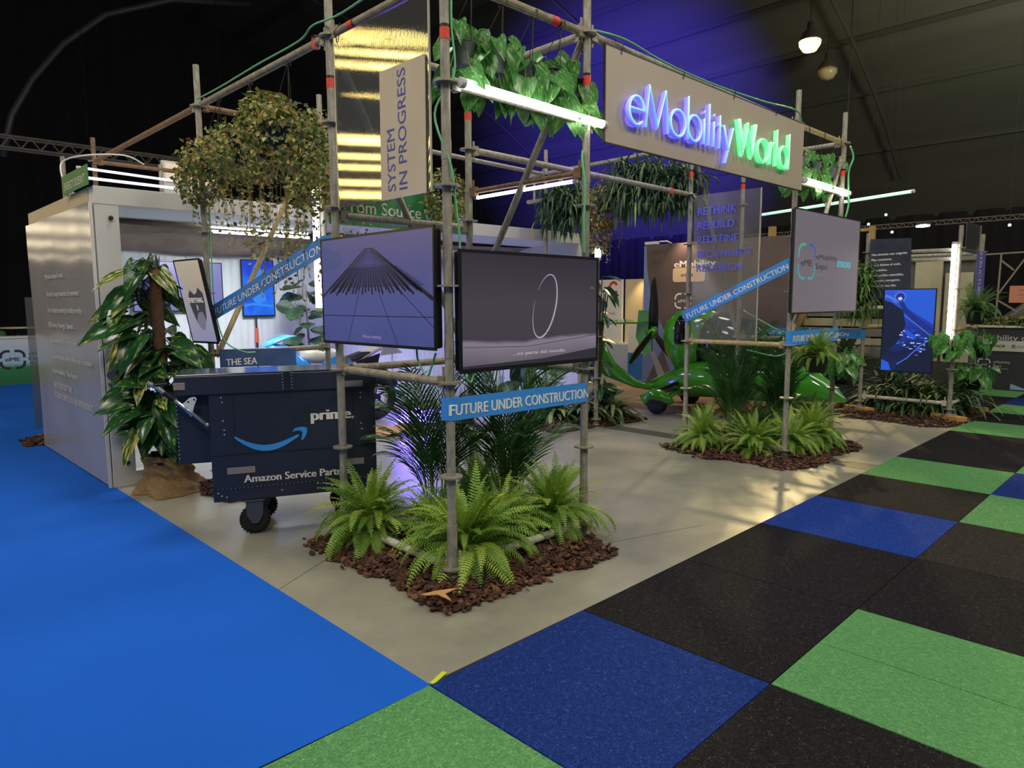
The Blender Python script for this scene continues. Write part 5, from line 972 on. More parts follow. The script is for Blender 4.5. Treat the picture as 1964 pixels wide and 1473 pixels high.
part('shell', MB().loft([[V((0.74+0.20*cos(2*pi*i/14)*w, 14.9+0.16*sin(2*pi*i/14)*w, z)) for i in range(14)] for z, w in ((0.50, 0.7), (0.55, 1.0), (0.80, 1.1), (0.96, 1.0), (1.0, 0.8))]), mat('chair_green', '#2f6b44', 0.5), t, True)
for dx in (-0.12, 0.12):
    for dy in (-0.1, 0.1): part('leg', MB().tube((0.74+dx, 14.9+dy, 0), (0.74+dx*0.6, 14.9+dy*0.6, 0.52), 0.012, 6), M_black, t)
# ================================================================== plants
def leafmat(name, c1, c2, scale=9.0, rough=0.35, tr=0.25, stretch=(1, 1, 1), lo=0.38, hi=0.62, c3=None):
    m = bpy.data.materials.new(name); m.use_nodes = True; nt = m.node_tree; N = nt.nodes; P = N['Principled BSDF']; P.inputs['Roughness'].default_value = rough; P.inputs['Specular IOR Level'].default_value = 0.4
    tc = N.new('ShaderNodeTexCoord'); mp = N.new('ShaderNodeMapping'); mp.inputs['Scale'].default_value = stretch; nt.links.new(tc.outputs['Object'], mp.inputs[0])
    oi = N.new('ShaderNodeObjectInfo'); va = N.new('ShaderNodeVectorMath'); va.operation = 'MULTIPLY_ADD'; va.inputs[1].default_value = (7, 13, 5)
    nt.links.new(oi.outputs['Random'], va.inputs[0]); nt.links.new(mp.outputs[0], va.inputs[2])
    t = N.new('ShaderNodeTexNoise'); t.inputs['Scale'].default_value = scale; t.inputs['Detail'].default_value = 2; nt.links.new(va.outputs[0], t.inputs['Vector'])
    r = N.new('ShaderNodeValToRGB'); e = r.color_ramp.elements; e[0].position = lo; e[1].position = hi; e[0].color = lin(c1); e[1].color = lin(c2)
    if c3: x = e.new(min(0.99, hi+0.09)); x.color = lin(c3)
    nt.links.new(t.outputs[0], r.inputs[0]); nt.links.new(r.outputs[0], P.inputs['Base Color'])
    if tr:
        tb_ = N.new('ShaderNodeBsdfTranslucent'); nt.links.new(r.outputs[0], tb_.inputs[0]); mx = N.new('ShaderNodeMixShader'); mx.inputs[0].default_value = tr
        nt.links.new(P.outputs[0], mx.inputs[1]); nt.links.new(tb_.outputs[0], mx.inputs[2]); nt.links.new(mx.outputs[0], N['Material Output'].inputs[0])
    return m
L_fern = leafmat('fern_green', '#5c8832', '#92b64a', 5, 0.45, 0.25, lo=0.3, hi=0.7); L_fernd = leafmat('fern_dark', '#3c602e', '#5f8240', 5, 0.6, 0.2)
L_fernb = leafmat('fern_lime', '#7ea034', '#b2c856', 5, 0.45, 0.25, lo=0.3, hi=0.7)
L_palm = leafmat('palm_green', '#1f4a26', '#386a30', 6, 0.35, 0.12); L_poth = leafmat('pothos_green', '#3c763c', '#5f9a4c', 7, 0.28, 0.3, stretch=(0.7, 3, 1), lo=0.40, hi=0.62, c3='#b0c87c')
L_ivy = [leafmat('ivy_green', '#6a7a3a', '#8c984e', 30, 0.45, 0.2), leafmat('ivy_olive', '#a09a4a', '#b8b060', 30, 0.45, 0.2), leafmat('ivy_brown', '#8a6c46', '#a48454', 30, 0.5, 0.15), leafmat('ivy_deep', '#3c5030', '#55663c', 30, 0.45, 0.15)]
L_strap = [leafmat('strap_green', '#3f5f3c', '#5a7848', 12, 0.6, 0.2), leafmat('strap_dark', '#2e4636', '#415c40', 12, 0.6, 0.15), leafmat('strap_pale', '#7d9656', '#94a862', 12, 0.4, 0.25)]
L_var = leafmat('variegated_leaf', '#23502a', '#35642e', 5, 0.22, 0.15, stretch=(0.8, 2.6, 1), lo=0.50, hi=0.60, c3='#a2aa4c'); L_var2 = leafmat('variegated_bright', '#2b5628', '#8f9a3c', 6, 0.25, 0.2, stretch=(0.6, 4, 1), lo=0.44, hi=0.56, c3='#dcc890')
L_fic = leafmat('fiddle_leaf', '#2a4030', '#3d5640', 6, 0.4, 0.15); L_phil = leafmat('broad_leaf', '#1e3d22', '#2f5a2e', 5, 0.28, 0.15)
M_stem = mat('plant_stem', '#6f8a48', 0.6); M_stemd = mat('plant_stem_dark', '#3f4a2c', 0.7); M_pot = mat('plastic_pot', '#26302e', 0.6); M_wire = mat('hanger_wire', '#23261f', 0.6)
def heart(L, W, fold=0.12, droop=0.25, sh='heart'):
    prof = {'heart': ((0.0, 0.10, -0.06), (0.04, 0.40, -0.10), (0.16, 0.50, 0.06), (0.34, 0.49, 0.30), (0.54, 0.40, 0.52), (0.74, 0.25, 0.73), (0.90, 0.09, 0.90), (1.0, 0.0, 1.0)),
            'oval': ((0.0, 0.02, 0.0), (0.10, 0.24, 0.10), (0.28, 0.44, 0.28), (0.48, 0.50, 0.48), (0.68, 0.42, 0.68), (0.85, 0.24, 0.85), (1.0, 0.0, 1.0)),
            'fiddle': ((0.0, 0.03, 0.0), (0.12, 0.22, 0.12), (0.30, 0.26, 0.30), (0.5, 0.40, 0.5), (0.72, 0.50, 0.72), (0.90, 0.36, 0.90), (1.0, 0.0, 1.0))}[sh]
    mb = MB(); vs = []
    for t, w, te in prof:
        z = lambda x: -droop*L*x*x
        vs += [(te*L, w*W, z(te)+fold*w*W*2), (te*L, w*W*0.5, z(te)+fold*w*W*0.8), (t*L, 0, z(t)), (te*L, -w*W*0.5, z(te)+fold*w*W*0.8), (te*L, -w*W, z(te)+fold*w*W*2)]
    fs = []
    for i in range(len(prof)-1):
        for j in range(4): fs.append((i*5+j, i*5+j+1, (i+1)*5+j+1, (i+1)*5+j))
    return mb.add(vs, fs)
def frame_m(d, n):
    d = V(d).normalized(); n = V(n); n = (n-d*n.dot(d)); n = n.normalized() if n.length > 1e-4 else d.orthogonal().normalized(); return Matrix((d, n.cross(d), n)).transposed()
def put(name, me, parent, pos, d, n, s=1.0, label=None):
    o = bpy.data.objects.new(name, me); COL.objects.link(o); o.parent = parent; o.location = V(pos)-V(tuple(parent['_o'])); o.rotation_euler = frame_m(d, n).to_euler(); o.scale = (s, s, s)
    return o
def dirv(az, elv): return V((cos(az)*cos(elv), sin(az)*cos(elv), sin(elv)))
rnd = random.uniform
CAMD = V((-0.69, -0.71, 0.15))
# ------------------------------------------------ ferns
def frond_mesh(name, L, e0, e1, m, np=30, pl=0.031, seed=0):
    random.seed(seed); mb = MB(); p = V((0, 0, 0)); n = np; pts = []; ang = []
    for i in range(n+1):
        u = i/n; a = radians(e0+(e1-e0)*u**1.25); pts.append(p.copy()); ang.append(a); p = p+V((cos(a), 0, sin(a)))*(L/n)
    mb.path(pts[::4], 0.0018, 3)
    for i in range(2, n+1):
        u = i/n; l = pl*(sin(pi*min(1.0, 0.16+u*0.86))**0.7)*(1 if i < n else .5)+0.006; d = V((cos(ang[i]), 0, sin(ang[i]))); nn = V((-sin(ang[i]), 0, cos(ang[i]))); w = L/n*0.34
        for s_ in (-1, 1):
            q = V((0, s_, 0)); tip = pts[i]+q*l+d*l*0.35-nn*l*0.25+nn*rnd(-0.006, 0.006); b = pts[i]; mid = pts[i]+q*l*0.5+d*l*0.10+nn*l*0.08
            k = len(mb.v); mb.v += [tuple(b-d*w*0.8), tuple(mid-d*w), tuple(tip), tuple(mid+d*w), tuple(b+d*w*0.5)]; mb.f += [(k, k+1, k+3, k+4), (k+1, k+2, k+3)]; mb.m += [0, 0]
    return mb.mesh(name, m)
FR = {}
for key, m in (('g', L_fern), ('d', L_fernd), ('b', L_fernb)):
    FR[key] = [frond_mesh('frond', 0.38, 84, 40, m, seed=1), frond_mesh('frond', 0.38, 74, -5, m, seed=2), frond_mesh('frond', 0.39, 62, -50, m, seed=3), frond_mesh('frond', 0.38, 46, -74, m, seed=4), frond_mesh('frond', 0.34, 28, -82, m, seed=5)]
def fern(x, y, z, label, n=56, s=1.0, key='g', grp='bushy ferns in the beds', seed=1, emin=0):
    t = thing('fern', (x, y, z), label, 'fern', grp); random.seed(seed*17+3)
    n = int(n*2.1)
    for i in range(n):
        k = min(4, emin+int(rnd(0, 5-emin))); az = i*2.399+rnd(-0.3, 0.3)
        o = bpy.data.objects.new('frond', FR['b' if (key == 'g' and rnd(0, 1) < 0.35) else key][k]); COL.objects.link(o); o.parent = t; sc_ = s*rnd(0.8, 1.25)
        o.location = (rnd(-.035, .035), rnd(-.035, .035), rnd(0.0, 0.07)*s); o.rotation_euler = (rnd(-0.25, 0.25), rnd(-0.15, 0.15), az); o.scale = (sc_, sc_, sc_)
    return t
for i, (x, y, lb, n, s, key) in enumerate([(0.735, 1.56, 'tall pale green fern at the left post of the front tower', 62, 1.05, 'g'), (0.96, 1.16, 'bushy fern in the front bed between the left and corner posts', 50, 0.85, 'g'), (0.90, 0.83, 'big lime green fern spilling around the front corner post', 70, 1.12, 'g'),
        (1.24, 0.90, 'lime green fern in the front bed right of the corner post', 50, 0.92, 'g'), (1.66, 0.87, 'bright fern at the right post of the front tower', 64, 1.08, 'g'), (1.28, 1.25, 'dark fern deep inside the front bed between the palms', 46, 1.0, 'd'), (1.72, 1.62, 'fern at the back of the front bed near the inner post', 44, 1.0, 'g'),
        (4.76, 1.60, 'fern at the left end of the second bed', 50, 0.95, 'g'), (4.80, 1.08, 'lime fern in the middle front of the second bed', 50, 0.92, 'g'), (5.12, 0.84, 'lime fern right of the corner post of the second bed', 50, 0.92, 'g'), (5.55, 0.80, 'tall fern near the right post of the second bed', 50, 1.05, 'g'), (5.35, 1.30, 'dark fern deep inside the second bed', 40, 1.05, 'd'), (5.86, 0.95, 'fern behind the right post of the second bed', 40, 1.1, 'd')]):
    fern(x, y, 0.05, lb, n, s, key, seed=i+1)
# ------------------------------------------------ palms
def palm_frond(name, L, e0, e1, seed):
    random.seed(seed); mb = MB(); n = 26; p = V((0, 0, 0)); pts = []; ang = []
    for i in range(n+1):
        u = i/n; a = radians(e0+(e1-e0)*u**2.1); pts.append(p.copy()); ang.append(a); p = p+V((cos(a), 0, sin(a)))*(L/n)
    mb.path(pts[::3]+[pts[-1]], [0.006-0.0045*i/9 for i in range(len(pts[::3])+1)], 5, 1)
    for i in range(7, n+1):
        u = (i-7)/(n-7); l = L*(0.26*sin(pi*(0.25+0.65*u))+0.03); d = V((cos(ang[i]), 0, sin(ang[i]))); nn = V((-sin(ang[i]), 0, cos(ang[i])))
        for s_ in (-1, 1):
            q = (V((0, s_, 0))*0.52+d*0.85).normalized(); w = 0.0085; a0 = pts[i]; dr = rnd(0.10, 0.35)
            seg = [a0+q*l*k-nn*l*dr*k*k+nn*l*0.05*sin(pi*k) for k in (0, 0.35, 0.7, 1.0)]; k0 = len(mb.v); sd = d*w
            mb.v += [tuple(seg[0]-sd*.5), tuple(seg[0]+sd*.5), tuple(seg[1]-sd), tuple(seg[1]+sd), tuple(seg[2]-sd*.8), tuple(seg[2]+sd*.8), tuple(seg[3])]
            mb.f += [(k0, k0+1, k0+3, k0+2), (k0+2, k0+3, k0+5, k0+4), (k0+4, k0+5, k0+6)]; mb.m += [0, 0, 0]
    return mb.mesh(name, [L_palm, M_stem])
PF = [palm_frond('frond', 1.0, 89, 62, 1), palm_frond('frond', 1.0, 87, 38, 2), palm_frond('frond', 0.9, 85, 15, 3), palm_frond('frond', 0.72, 80, -5, 4)]
def palm(x, y, z, label, n=17, s=1.0, seed=1, grp='dark feathery palms'):
    t = thing('palm', (x, y, z), label, 'palm', grp); random.seed(seed)
    for i in range(n):
        az = i*2.4+rnd(-0.4, 0.4); k = min(3, int(rnd(0, 4)))
        o = bpy.data.objects.new('frond', PF[k]); COL.objects.link(o); o.parent = t; sc_ = s*rnd(0.78, 1.12); o.location = (0.05*cos(az), 0.05*sin(az), rnd(0, 0.05)); o.rotation_euler = (rnd(-0.12, 0.12), rnd(-0.08, 0.08), az); o.scale = (sc_, sc_, sc_)
    return t
palm(1.26, 1.56, 0.06, 'dark feathery palm left of the corner post in the front bed', 20, 1.05, 1); palm(1.70, 1.30, 0.06, 'dark feathery palm right of the corner post in the front bed', 22, 1.12, 2)
palm(5.22, 1.52, 0.06, 'large feathery palm in the middle of the second bed', 24, 1.12, 3); palm(5.75, 1.25, 0.06, 'feathery palm right of the corner post of the second bed', 20, 1.0, 4)
# ------------------------------------------------ heart leaf hanging plants
HL = [heart(1.0, 0.72, 0.15, 0.22).mesh('leaf', L_poth, True), heart(1.0, 0.62, 0.28, 0.40).mesh('leaf', L_poth, True), heart(1.0, 0.80, 0.10, 0.12).mesh('leaf', L_poth, True)]
def pot(t, c, r=0.09, h=0.12, m=None): return part('pot', MB().lathe((c[0], c[1], c[2]-h/2), [(r*0.72, 0), (r*0.98, h*0.9), (r*1.06, h*0.9), (r*1.06, h), (r*0.9, h), (r*0.85, h*0.9)], 18), m or M_pot, t, True)
def hanger(t, c, top, r=0.08):
    mb = MB()
    for k in range(3): a = k*2.1+0.4; mb.tube((c[0]+r*cos(a), c[1]+r*sin(a), c[2]+0.05), top, 0.0022, 4)
    mb.path([(top[0], top[1]-0.03, top[2]-0.03), (top[0], top[1]-0.03, top[2]+0.02), (top[0], top[1], top[2]+0.035), (top[0], top[1]+0.03, top[2]+0.02), (top[0], top[1]+0.03, top[2]-0.02)], 0.004, 5)
    part('hanger', mb, M_wire, t)
def leafy(t, c, n, spread, ls, meshes, drop=0.25, face=CAMD, seed=1, up=0.3, zoff=0.0):
    random.seed(seed); mb = MB(); c = V(c)
    for i in range(n):
        a = rnd(0, 2*pi); rr = sqrt(rnd(0.05, 1)); p = c+V((spread[0]*rr*cos(a), spread[1]*rr*sin(a), rnd(-drop, up*spread[2])+zoff))
        out = V((cos(a), sin(a), 0)); d = (out*rnd(0.1, 0.7)+V((0, 0, -1))*rnd(0.35, 1.1)+V((rnd(-.3, .3), rnd(-.3, .3), 0))); nrm = V(face)+out*0.5+V((rnd(-.5, .5), rnd(-.5, .5), rnd(-0.1, .8)))
        L = ls*rnd(0.7, 1.2); dn = d.normalized(); put('leaf', random.choice(meshes), t, p-dn*L*0.1, d, nrm, L)
        mb.path([c+V((0, 0, 0.03))+out*0.04, (c+p)/2+V((0, 0, 0.07)), p], 0.0028, 4)
    part('stems', mb, M_stem, t)
for i, (x, lb) in enumerate(((0.88, 'leftmost heart leaf plant hanging over the glowing tube, by the corner post'), (1.10, 'second heart leaf plant from the corner post over the glowing tube'), (1.33, 'third heart leaf plant from the corner post over the glowing tube'), (1.56, 'fourth heart leaf plant from the corner post over the glowing tube'), (1.76, 'heart leaf plant hanging nearest the neon sign board'))):
    c = (x, 0.79, 2.79+0.012*(i % 2)); t = thing('hanging_pothos', c, lb, 'hanging plant', 'heart leaf plants over the glowing tube'); pot(t, c, 0.075, 0.11); hanger(t, c, (x, 0.712, 3.085)); leafy(t, c, 18, (0.15, 0.12, 0.15), 0.165, HL, 0.17, seed=20+i, up=0.9)
HS = [HL[0], HL[1]]
for i, (x, lb) in enumerate(((5.05, 'trailing heart leaf plant on the left over the tube of the second tower'), (5.40, 'trailing heart leaf plant in the middle over the tube of the second tower'), (5.80, 'trailing heart leaf plant on the right over the tube of the second tower'))):
    c = (x, 0.86, 2.80); t = thing('hanging_pothos', c, lb, 'hanging plant', 'plants over the tube of the second tower'); pot(t, c, 0.08, 0.11); hanger(t, c, (x, 0.785, 3.085)); leafy(t, c, 26, (0.24, 0.16, 0.22), 0.125, HS, 0.24, seed=40+i, up=0.6)
for i, (x, y, z, lb, n, sp, ls) in enumerate(((5.86, 0.66, 0.88, 'variegated plant in a dark pot on the right post of the second tower', 34, 0.20, 0.14), (8.33, 0.30, 0.97, 'pothos basket under the white tube of the far tower', 30, 0.26, 0.16), (9.15, 0.20, 0.95, 'pothos basket on the right post of the far tower', 26, 0.22, 0.15), (9.2, 0.22, 0.50, 'low leafy pothos at the right foot of the far tower', 40, 0.28, 0.16))):
    c = (x, y, z); t = thing('potted_pothos', c, lb, 'potted plant'); pot(t, (x, y, z-0.10), 0.10, 0.16); leafy(t, c, n, (sp, sp*0.9, 0.2), ls, HS, 0.10, seed=60+i, up=0.7)
# ------------------------------------------------ small leaf masses
def mass(parent, blobs, n, ls, mats, wts, seed, name='foliage', strands=()):
    random.seed(seed); mb = MB(); tot = sum(b[6] if len(b) > 6 else 1 for b in blobs)
    def leaf(p, d, nr, L):
        d = d.normalized(); s_ = d.cross(nr); s_ = s_.normalized() if s_.length > 1e-5 else d.orthogonal().normalized(); w = L*0.34; nn = s_.cross(d)
        mi = random.choices(range(len(mats)), wts)[0]
        mb.add([p, p+d*L*0.45+s_*w+nn*L*0.08, p+d*L-nn*L*0.1, p+d*L*0.45-s_*w+nn*L*0.08], [(0, 1, 2, 3)], mi)
    for b in blobs:
        k = int(n*(b[6] if len(b) > 6 else 1)/tot)
        for _ in range(k):
            q = V((random.gauss(0, 1), random.gauss(0, 1), random.gauss(0, 1))).normalized()*rnd(0.45, 1.0)**0.5; p = V((b[0]+q.x*b[3], b[1]+q.y*b[4], b[2]+q.z*b[5]))
            leaf(p, V((rnd(-1, 1), rnd(-1, 1), rnd(-1.4, 0.5))), q+V((rnd(-.6, .6), rnd(-.6, .6), rnd(-.2, .9))), ls*rnd(0.6, 1.25))
    for (x, y, z, l) in strands:
        m_ = max(4, int(l/0.035)); dx, dy = rnd(-0.05, 0.05), rnd(-0.05, 0.05); pts = [V((x+dx*i/m_+0.006*sin(i*1.7), y+dy*i/m_+0.006*cos(i*1.3), z-l*i/m_)) for i in range(m_+1)]
        mb.path(pts[::2], 0.0016, 3, min(2, len(mats)-1))
        for p in pts:
            if rnd(0, 1) < 0.75: leaf(p, V((rnd(-1, 1), rnd(-1, 1), rnd(-1, 0.2))), V((rnd(-1, 1), rnd(-1, 1), 0.3)), ls*rnd(0.5, 1.0))
    o = part(name, mb, mats, parent, kind='stuff'); return o
def ivy(c, lb, blobs, n, strands, top, ls=0.045, wts=(4, 3.2, 1.2, 1.4), seed=1, mats=None, cat='hanging plant', grp='leafy baskets behind the cart'):
    t = thing('hanging_ivy', c, lb, cat, grp); pot(t, c, 0.11, 0.15)
    if top: hanger(t, c, top, 0.1)
    mass(t, blobs, n, ls, mats or L_ivy, wts, seed, strands=strands); return t
random.seed(5)
def sr(x, y0, y1, z, n, l0, l1, jx=0.10): return [(x+rnd(-jx, jx), rnd(y0, y1), z+rnd(-0.12, 0.05), rnd(l0, l1)) for _ in range(n)]
ivy((0.70, 3.62, 2.62), 'leftmost olive trailing basket, over the post by the container', [(0.70, 3.62, 2.66, .26, .30, .17), (0.66, 3.80, 2.50, .20, .22, .20)], 1500, sr(.7, 3.3, 3.95, 2.45, 16, .12, .4), (0.70, 3.45, 3.08), seed=11)
ivy((0.70, 3.02, 2.60), 'tall olive trailing basket in the middle behind the dark cart', [(0.70, 3.02, 2.62, .30, .36, .24), (0.70, 2.75, 2.78, .16, .20, .20)], 2300, sr(.7, 2.6, 3.35, 2.42, 26, .2, .55), (0.70, 2.90, 3.08), seed=12)
ivy((0.70, 2.42, 2.60), 'brownish trailing basket left of the fluted sheet', [(0.70, 2.42, 2.58, .30, .36, .30), (0.72, 2.62, 2.80, .14, .16, .16), (0.72, 2.10, 2.42, .18, .22, .34)], 2600, sr(.7, 1.95, 2.75, 2.32, 40, .2, .75), (0.70, 2.33, 3.08), seed=13, wts=(4, 2.4, 1.5, 2.0))
ivy((2.35, 3.95, 2.72), 'trailing basket hanging in front of the green lettered board', [(2.35, 3.95, 2.72, .45, .18, .22), (1.95, 3.95, 2.62, .2, .18, .3)], 1700, sr(2.3, 3.85, 4.05, 2.5, 26, .15, .5, .5), (2.35, 3.9, 3.1), seed=14, wts=(4, 2, 1, 3))
ivy((3.35, 3.98, 2.66), 'trailing basket behind the front corner post', [(3.35, 3.98, 2.66, .30, .18, .32)], 1200, sr(3.3, 3.9, 4.05, 2.4, 16, .15, .4, .25), (3.35, 3.97, 3.1), seed=15, wts=(4, 3, 1, 3))
rail(SS, D1, 3.1, M_pole, 'inner scaffold rail carrying two trailing baskets over the green board')
ivy((5.0, 3.10, 2.62), 'purplish trailing basket between the strap leaf baskets', [(5.0, 3.10, 2.62, .22, .26, .30), (5.0, 3.2, 2.3, .12, .2, .25, .5)], 1200, sr(5.0, 2.9, 3.35, 2.35, 14, .1, .35), (5.0, 3.05, 3.1), ls=0.05, seed=16, wts=(2, 1, 3, 2), grp='baskets under the girder')
ivy((9.9, 3.1, 1.35), 'leafy wall plant behind the slanting strip and clear sheet', [(9.9, 3.15, 1.45, .2, .45, .42)], 1300, [], None, ls=0.09, seed=17, wts=(3, 2, .5, 3), cat='plant', grp=None)
ivy((12.56, 0.2, 1.13), 'low leafy planting along the top of the club counter', [(12.56, -0.2, 1.15, .10, 1.1, .09)], 900, [], None, ls=0.09, seed=18, wts=(3, 1.5, .5, 3), cat='plant', grp=None)
# ------------------------------------------------ strap leaf baskets
def straps(t, c, n, Lr, mats, wts, seed, w=0.012, upb=0.5, name='foliage', face=None, droopy=1.0, vol=(.06, .06, 0)):
    random.seed(seed); mb = MB(); c = V(c)
    for i in range(n):
        az = rnd(0, 2*pi) if face is None else face+rnd(-1.5, 1.5); L = rnd(*Lr); e0 = rnd(-0.2, 1.45)*upb+0.1; p = c+V((rnd(-1, 1)*vol[0], rnd(-1, 1)*vol[1], rnd(-1, 1)*vol[2])); pts = [p]; a = e0
        for k in range(6): p = p+V((cos(az)*cos(a), sin(az)*cos(a), sin(a)))*L/6; pts.append(p); a -= rnd(0.1, 0.72)*droopy; a = max(a, -1.5)
        sd = V((-sin(az), cos(az), 0)); mi = random.choices(range(len(mats)), wts)[0]; vs = []
        for k, q in enumerate(pts): ww = w*(0.6+0.8*sin(pi*min(1, .15+k/6*.8)))*(0.15 if k == 6 else 1); vs += [q-sd*ww, q+sd*ww]
        mb.add(vs, [(2*k, 2*k+1, 2*k+3, 2*k+2) for k in range(6)], mi)
    return part(name, mb, mats, t, kind='stuff')
for i, (x, y, z, lb, n, Lr, wts) in enumerate(((5.02, 3.72, 2.62, 'dark strap leaf basket left of the neon sign post', 330, (.35, .72), (3, 4, .4)), (5.0, 2.62, 2.72, 'big spiky strap leaf basket under the neon sign board', 420, (.35, .80), (4, 3, .9)), (4.98, 2.15, 2.66, 'strap leaf basket beside the left post of the second tower', 260, (.3, .62), (4, 3, .6)))):
    t = thing('hanging_strap_fern', (x, y, z), lb, 'hanging plant', 'strap leaf baskets under the girder'); pot(t, (x, y, z-0.02), 0.14, 0.2); hanger(t, (x, y, z), (x, y, 3.09), 0.12); straps(t, (x, y, z+0.03), int(n*2.6), (Lr[0]*0.45, Lr[1]*0.62), L_strap, wts, 70+i, 0.008, 0.9, vol=(.20, .26, .20))
def potfern(x, y, z, label, n, sc, key, seed, cat='potted plant'):
    t = thing('potted_fern', (x, y, z), label, cat); pot(t, (x, y, z-0.07), 0.12, 0.17); random.seed(seed)
    for i in range(n):
        o = bpy.data.objects.new('frond', FR['b' if rnd(0, 1) < 0.2 and key == 'g' else key][random.randrange(5)]); COL.objects.link(o); o.parent = t; k = sc*rnd(.75, 1.15)
        o.location = (rnd(-.05, .05), rnd(-.05, .05), rnd(-.02, .02)); o.rotation_euler = (rnd(-.2, .2), rnd(-.05, .25), i*2.4+rnd(-.3, .3)); o.scale = (k, k, k)
    return t
potfern(8.95, 0.20, 1.36, 'arching fern in a pot on the right side of the far tower', 70, 1.0, 'd', 81)
potfern(5.25, 0.68, 0.98, 'pale fern in a pot on the tan beam of the second tower', 70, 0.85, 'g', 82)
t = thing('hanging_strap_fern', (8.30, 1.40, 1.72), 'tall shaggy fern hanging on the left post of the far tower', 'hanging plant'); pot(t, (8.30, 1.40, 1.55), 0.10, 0.16)
straps(t, (8.30, 1.40, 1.62), 520, (.15, .38), [L_fernd, L_strap[0], L_fern], (4, 3, 2), 83, 0.008, 0.9, vol=(.10, .13, .30))
for i, (x, y, lb, n, Lr, mats, wts) in enumerate(((8.85, 1.08, 'dark grassy plant in the left of the far bed', 240, (.3, .62), [L_strap[1], L_fernd, L_strap[0]], (5, 4, 2)), (8.85, 0.66, 'dark grassy plant in the middle of the far bed', 260, (.3, .66), [L_strap[1], L_fernd, L_strap[0]], (5, 4, 2)), (9.05, 0.45, 'leafy dark plant in the right of the far bed', 200, (.3, .75), L_strap, (4, 4, .5)), (9.1, 1.1, 'tall dark plant at the back of the far bed', 200, (.5, 1.0), L_strap, (3, 5, .3)), (7.9, 2.1, 'dark grassy plant left of the far bed', 130, (.2, .45), L_strap, (3, 5, .3)))):
    t = thing('grassy_plant', (x, y, 0.04), lb, 'plant', 'dark plants in the far bed'); straps(t, (x, y, 0.10), n, Lr, mats, wts, 90+i, 0.012, 1.0, droopy=0.8, vol=(.2, .22, .05))
for i, (x, y, lb) in enumerate(((8.66, 0.82, 'low fern along the front of the far bed, middle'), (8.68, 0.50, 'low fern along the front of the far bed, right'), (8.66, 1.15, 'low fern along the front of the far bed, left'))): fern(x, y, 0.05, lb, 24, 0.72, 'd', 'low ferns in the far bed', 40+i)
t = thing('spiky_plant', (9.8, 2.2, 0.4), 'dark spiky agave in front of the beige cabin planks', 'plant'); straps(t, (9.8, 2.2, 0.45), 34, (.5, .8), [L_strap[1]], (1,), 99, 0.035, 0.9, droopy=0.15); pot(t, (9.8, 2.2, 0.35), 0.2, 0.3)
part('stand', MB().slab((9.62, 2.02, 0.0), (9.98, 2.38, 0.2)), M_pot, t)
# ------------------------------------------------ climber in burlap
VL = [heart(1.0, 0.64, 0.12, 0.22).mesh('leaf', L_var, True), heart(1.0, 0.60, 0.16, 0.40).mesh('leaf', L_var, True), heart(1.0, 0.50, 0.16, 0.28).mesh('leaf', L_var2, True)]
t = thing('potted_climber', (0.30, 3.86, 0), 'big variegated climber on a moss pole in a burlap wrapped pot', 'potted plant')
M_bur = mat('burlap', '#8f7650', 0.95, noise=40, col2='#7c6443', bump=(120, 0.4))
def bur(u, v):
    a = 2*pi*u; r = 0.165+0.026*sin(a*5+v*5)+0.016*sin(a*11+v*12)+0.010*sin(v*26+a*3); r += 0.085*max(0, 1-v*2.6)*(1+0.35*sin(a*3+1)+0.3*max(0, cos(a+0.9))); r *= 1-0.10*max(0, v-0.75)*4*0.3
    return V((0.30+r*cos(a), 3.86+r*sin(a), 0.30*v+0.015*sin(a*7+v*12)*(1 if 0.1 < v < .95 else 0)+0.004))
mb = MB(); mb.grid(lambda u, v: bur(u, v), 60, 14); part('burlap_wrap', mb, M_bur, t, True)
mb = MB(); mb.lathe((0.30, 3.86, 0.24), [(0.155, 0), (0.16, 0.02), (0.01, 0.04)], 18); part('soil', mb, mat('potting_soil', '#241a14', 0.95), t)
part('moss_pole', MB().path([(0.30, 3.86, 0.2), (0.295, 3.85, 0.8), (0.285, 3.84, 1.3), (0.275, 3.83, 1.78)], [0.05, 0.048, 0.046, 0.042], 14), mat('coir', '#5a3f2c', 0.95, noise=30, col2='#74523a', bump=(60, 0.8)), t, True)
random.seed(31); st = MB(); k = 0
for i in range(190):
    z = 0.50+1.36*(i/189)**1.1+rnd(-.05, .05); a = i*2.399+rnd(-.5, .5); out = V((cos(a), sin(a), 0)); front = out.dot(V((-0.69, -0.71, 0)))
    if front > 0.7 and 1.25 < z < 1.72 and rnd(0, 1) < 0.7: continue
    wid = 0.34*(0.60+0.40*sin(pi*min(1, (z-0.1)/1.75))); rr = wid*rnd(0.2, 0.95); p = V((0.29+rr*cos(a), 3.85+rr*sin(a), z))
    if (p-V((0.29, 3.85, 0))).dot(r0) > (0.04 if 1.2 < z < 2.0 else 0.36): continue
    d = out*rnd(.5, 1.0)+V((rnd(-.3, .3), rnd(-.3, .3), rnd(-1.0, 0.15))); nr = V((-0.6, -0.65, 0.8))+out*0.35+V((rnd(-.4, .4), rnd(-.4, .4), rnd(-.2, .5))); L = rnd(0.21, 0.33)
    put('leaf', VL[2] if rnd(0, 1) < 0.2 else VL[i % 2], t, p, d, nr, L); st.path([V((0.29, 3.85, z-0.05)), V((0.29, 3.85, z+0.05))+out*rr*0.5, p], 0.006, 5)
part('stems', st, M_stemd, t)
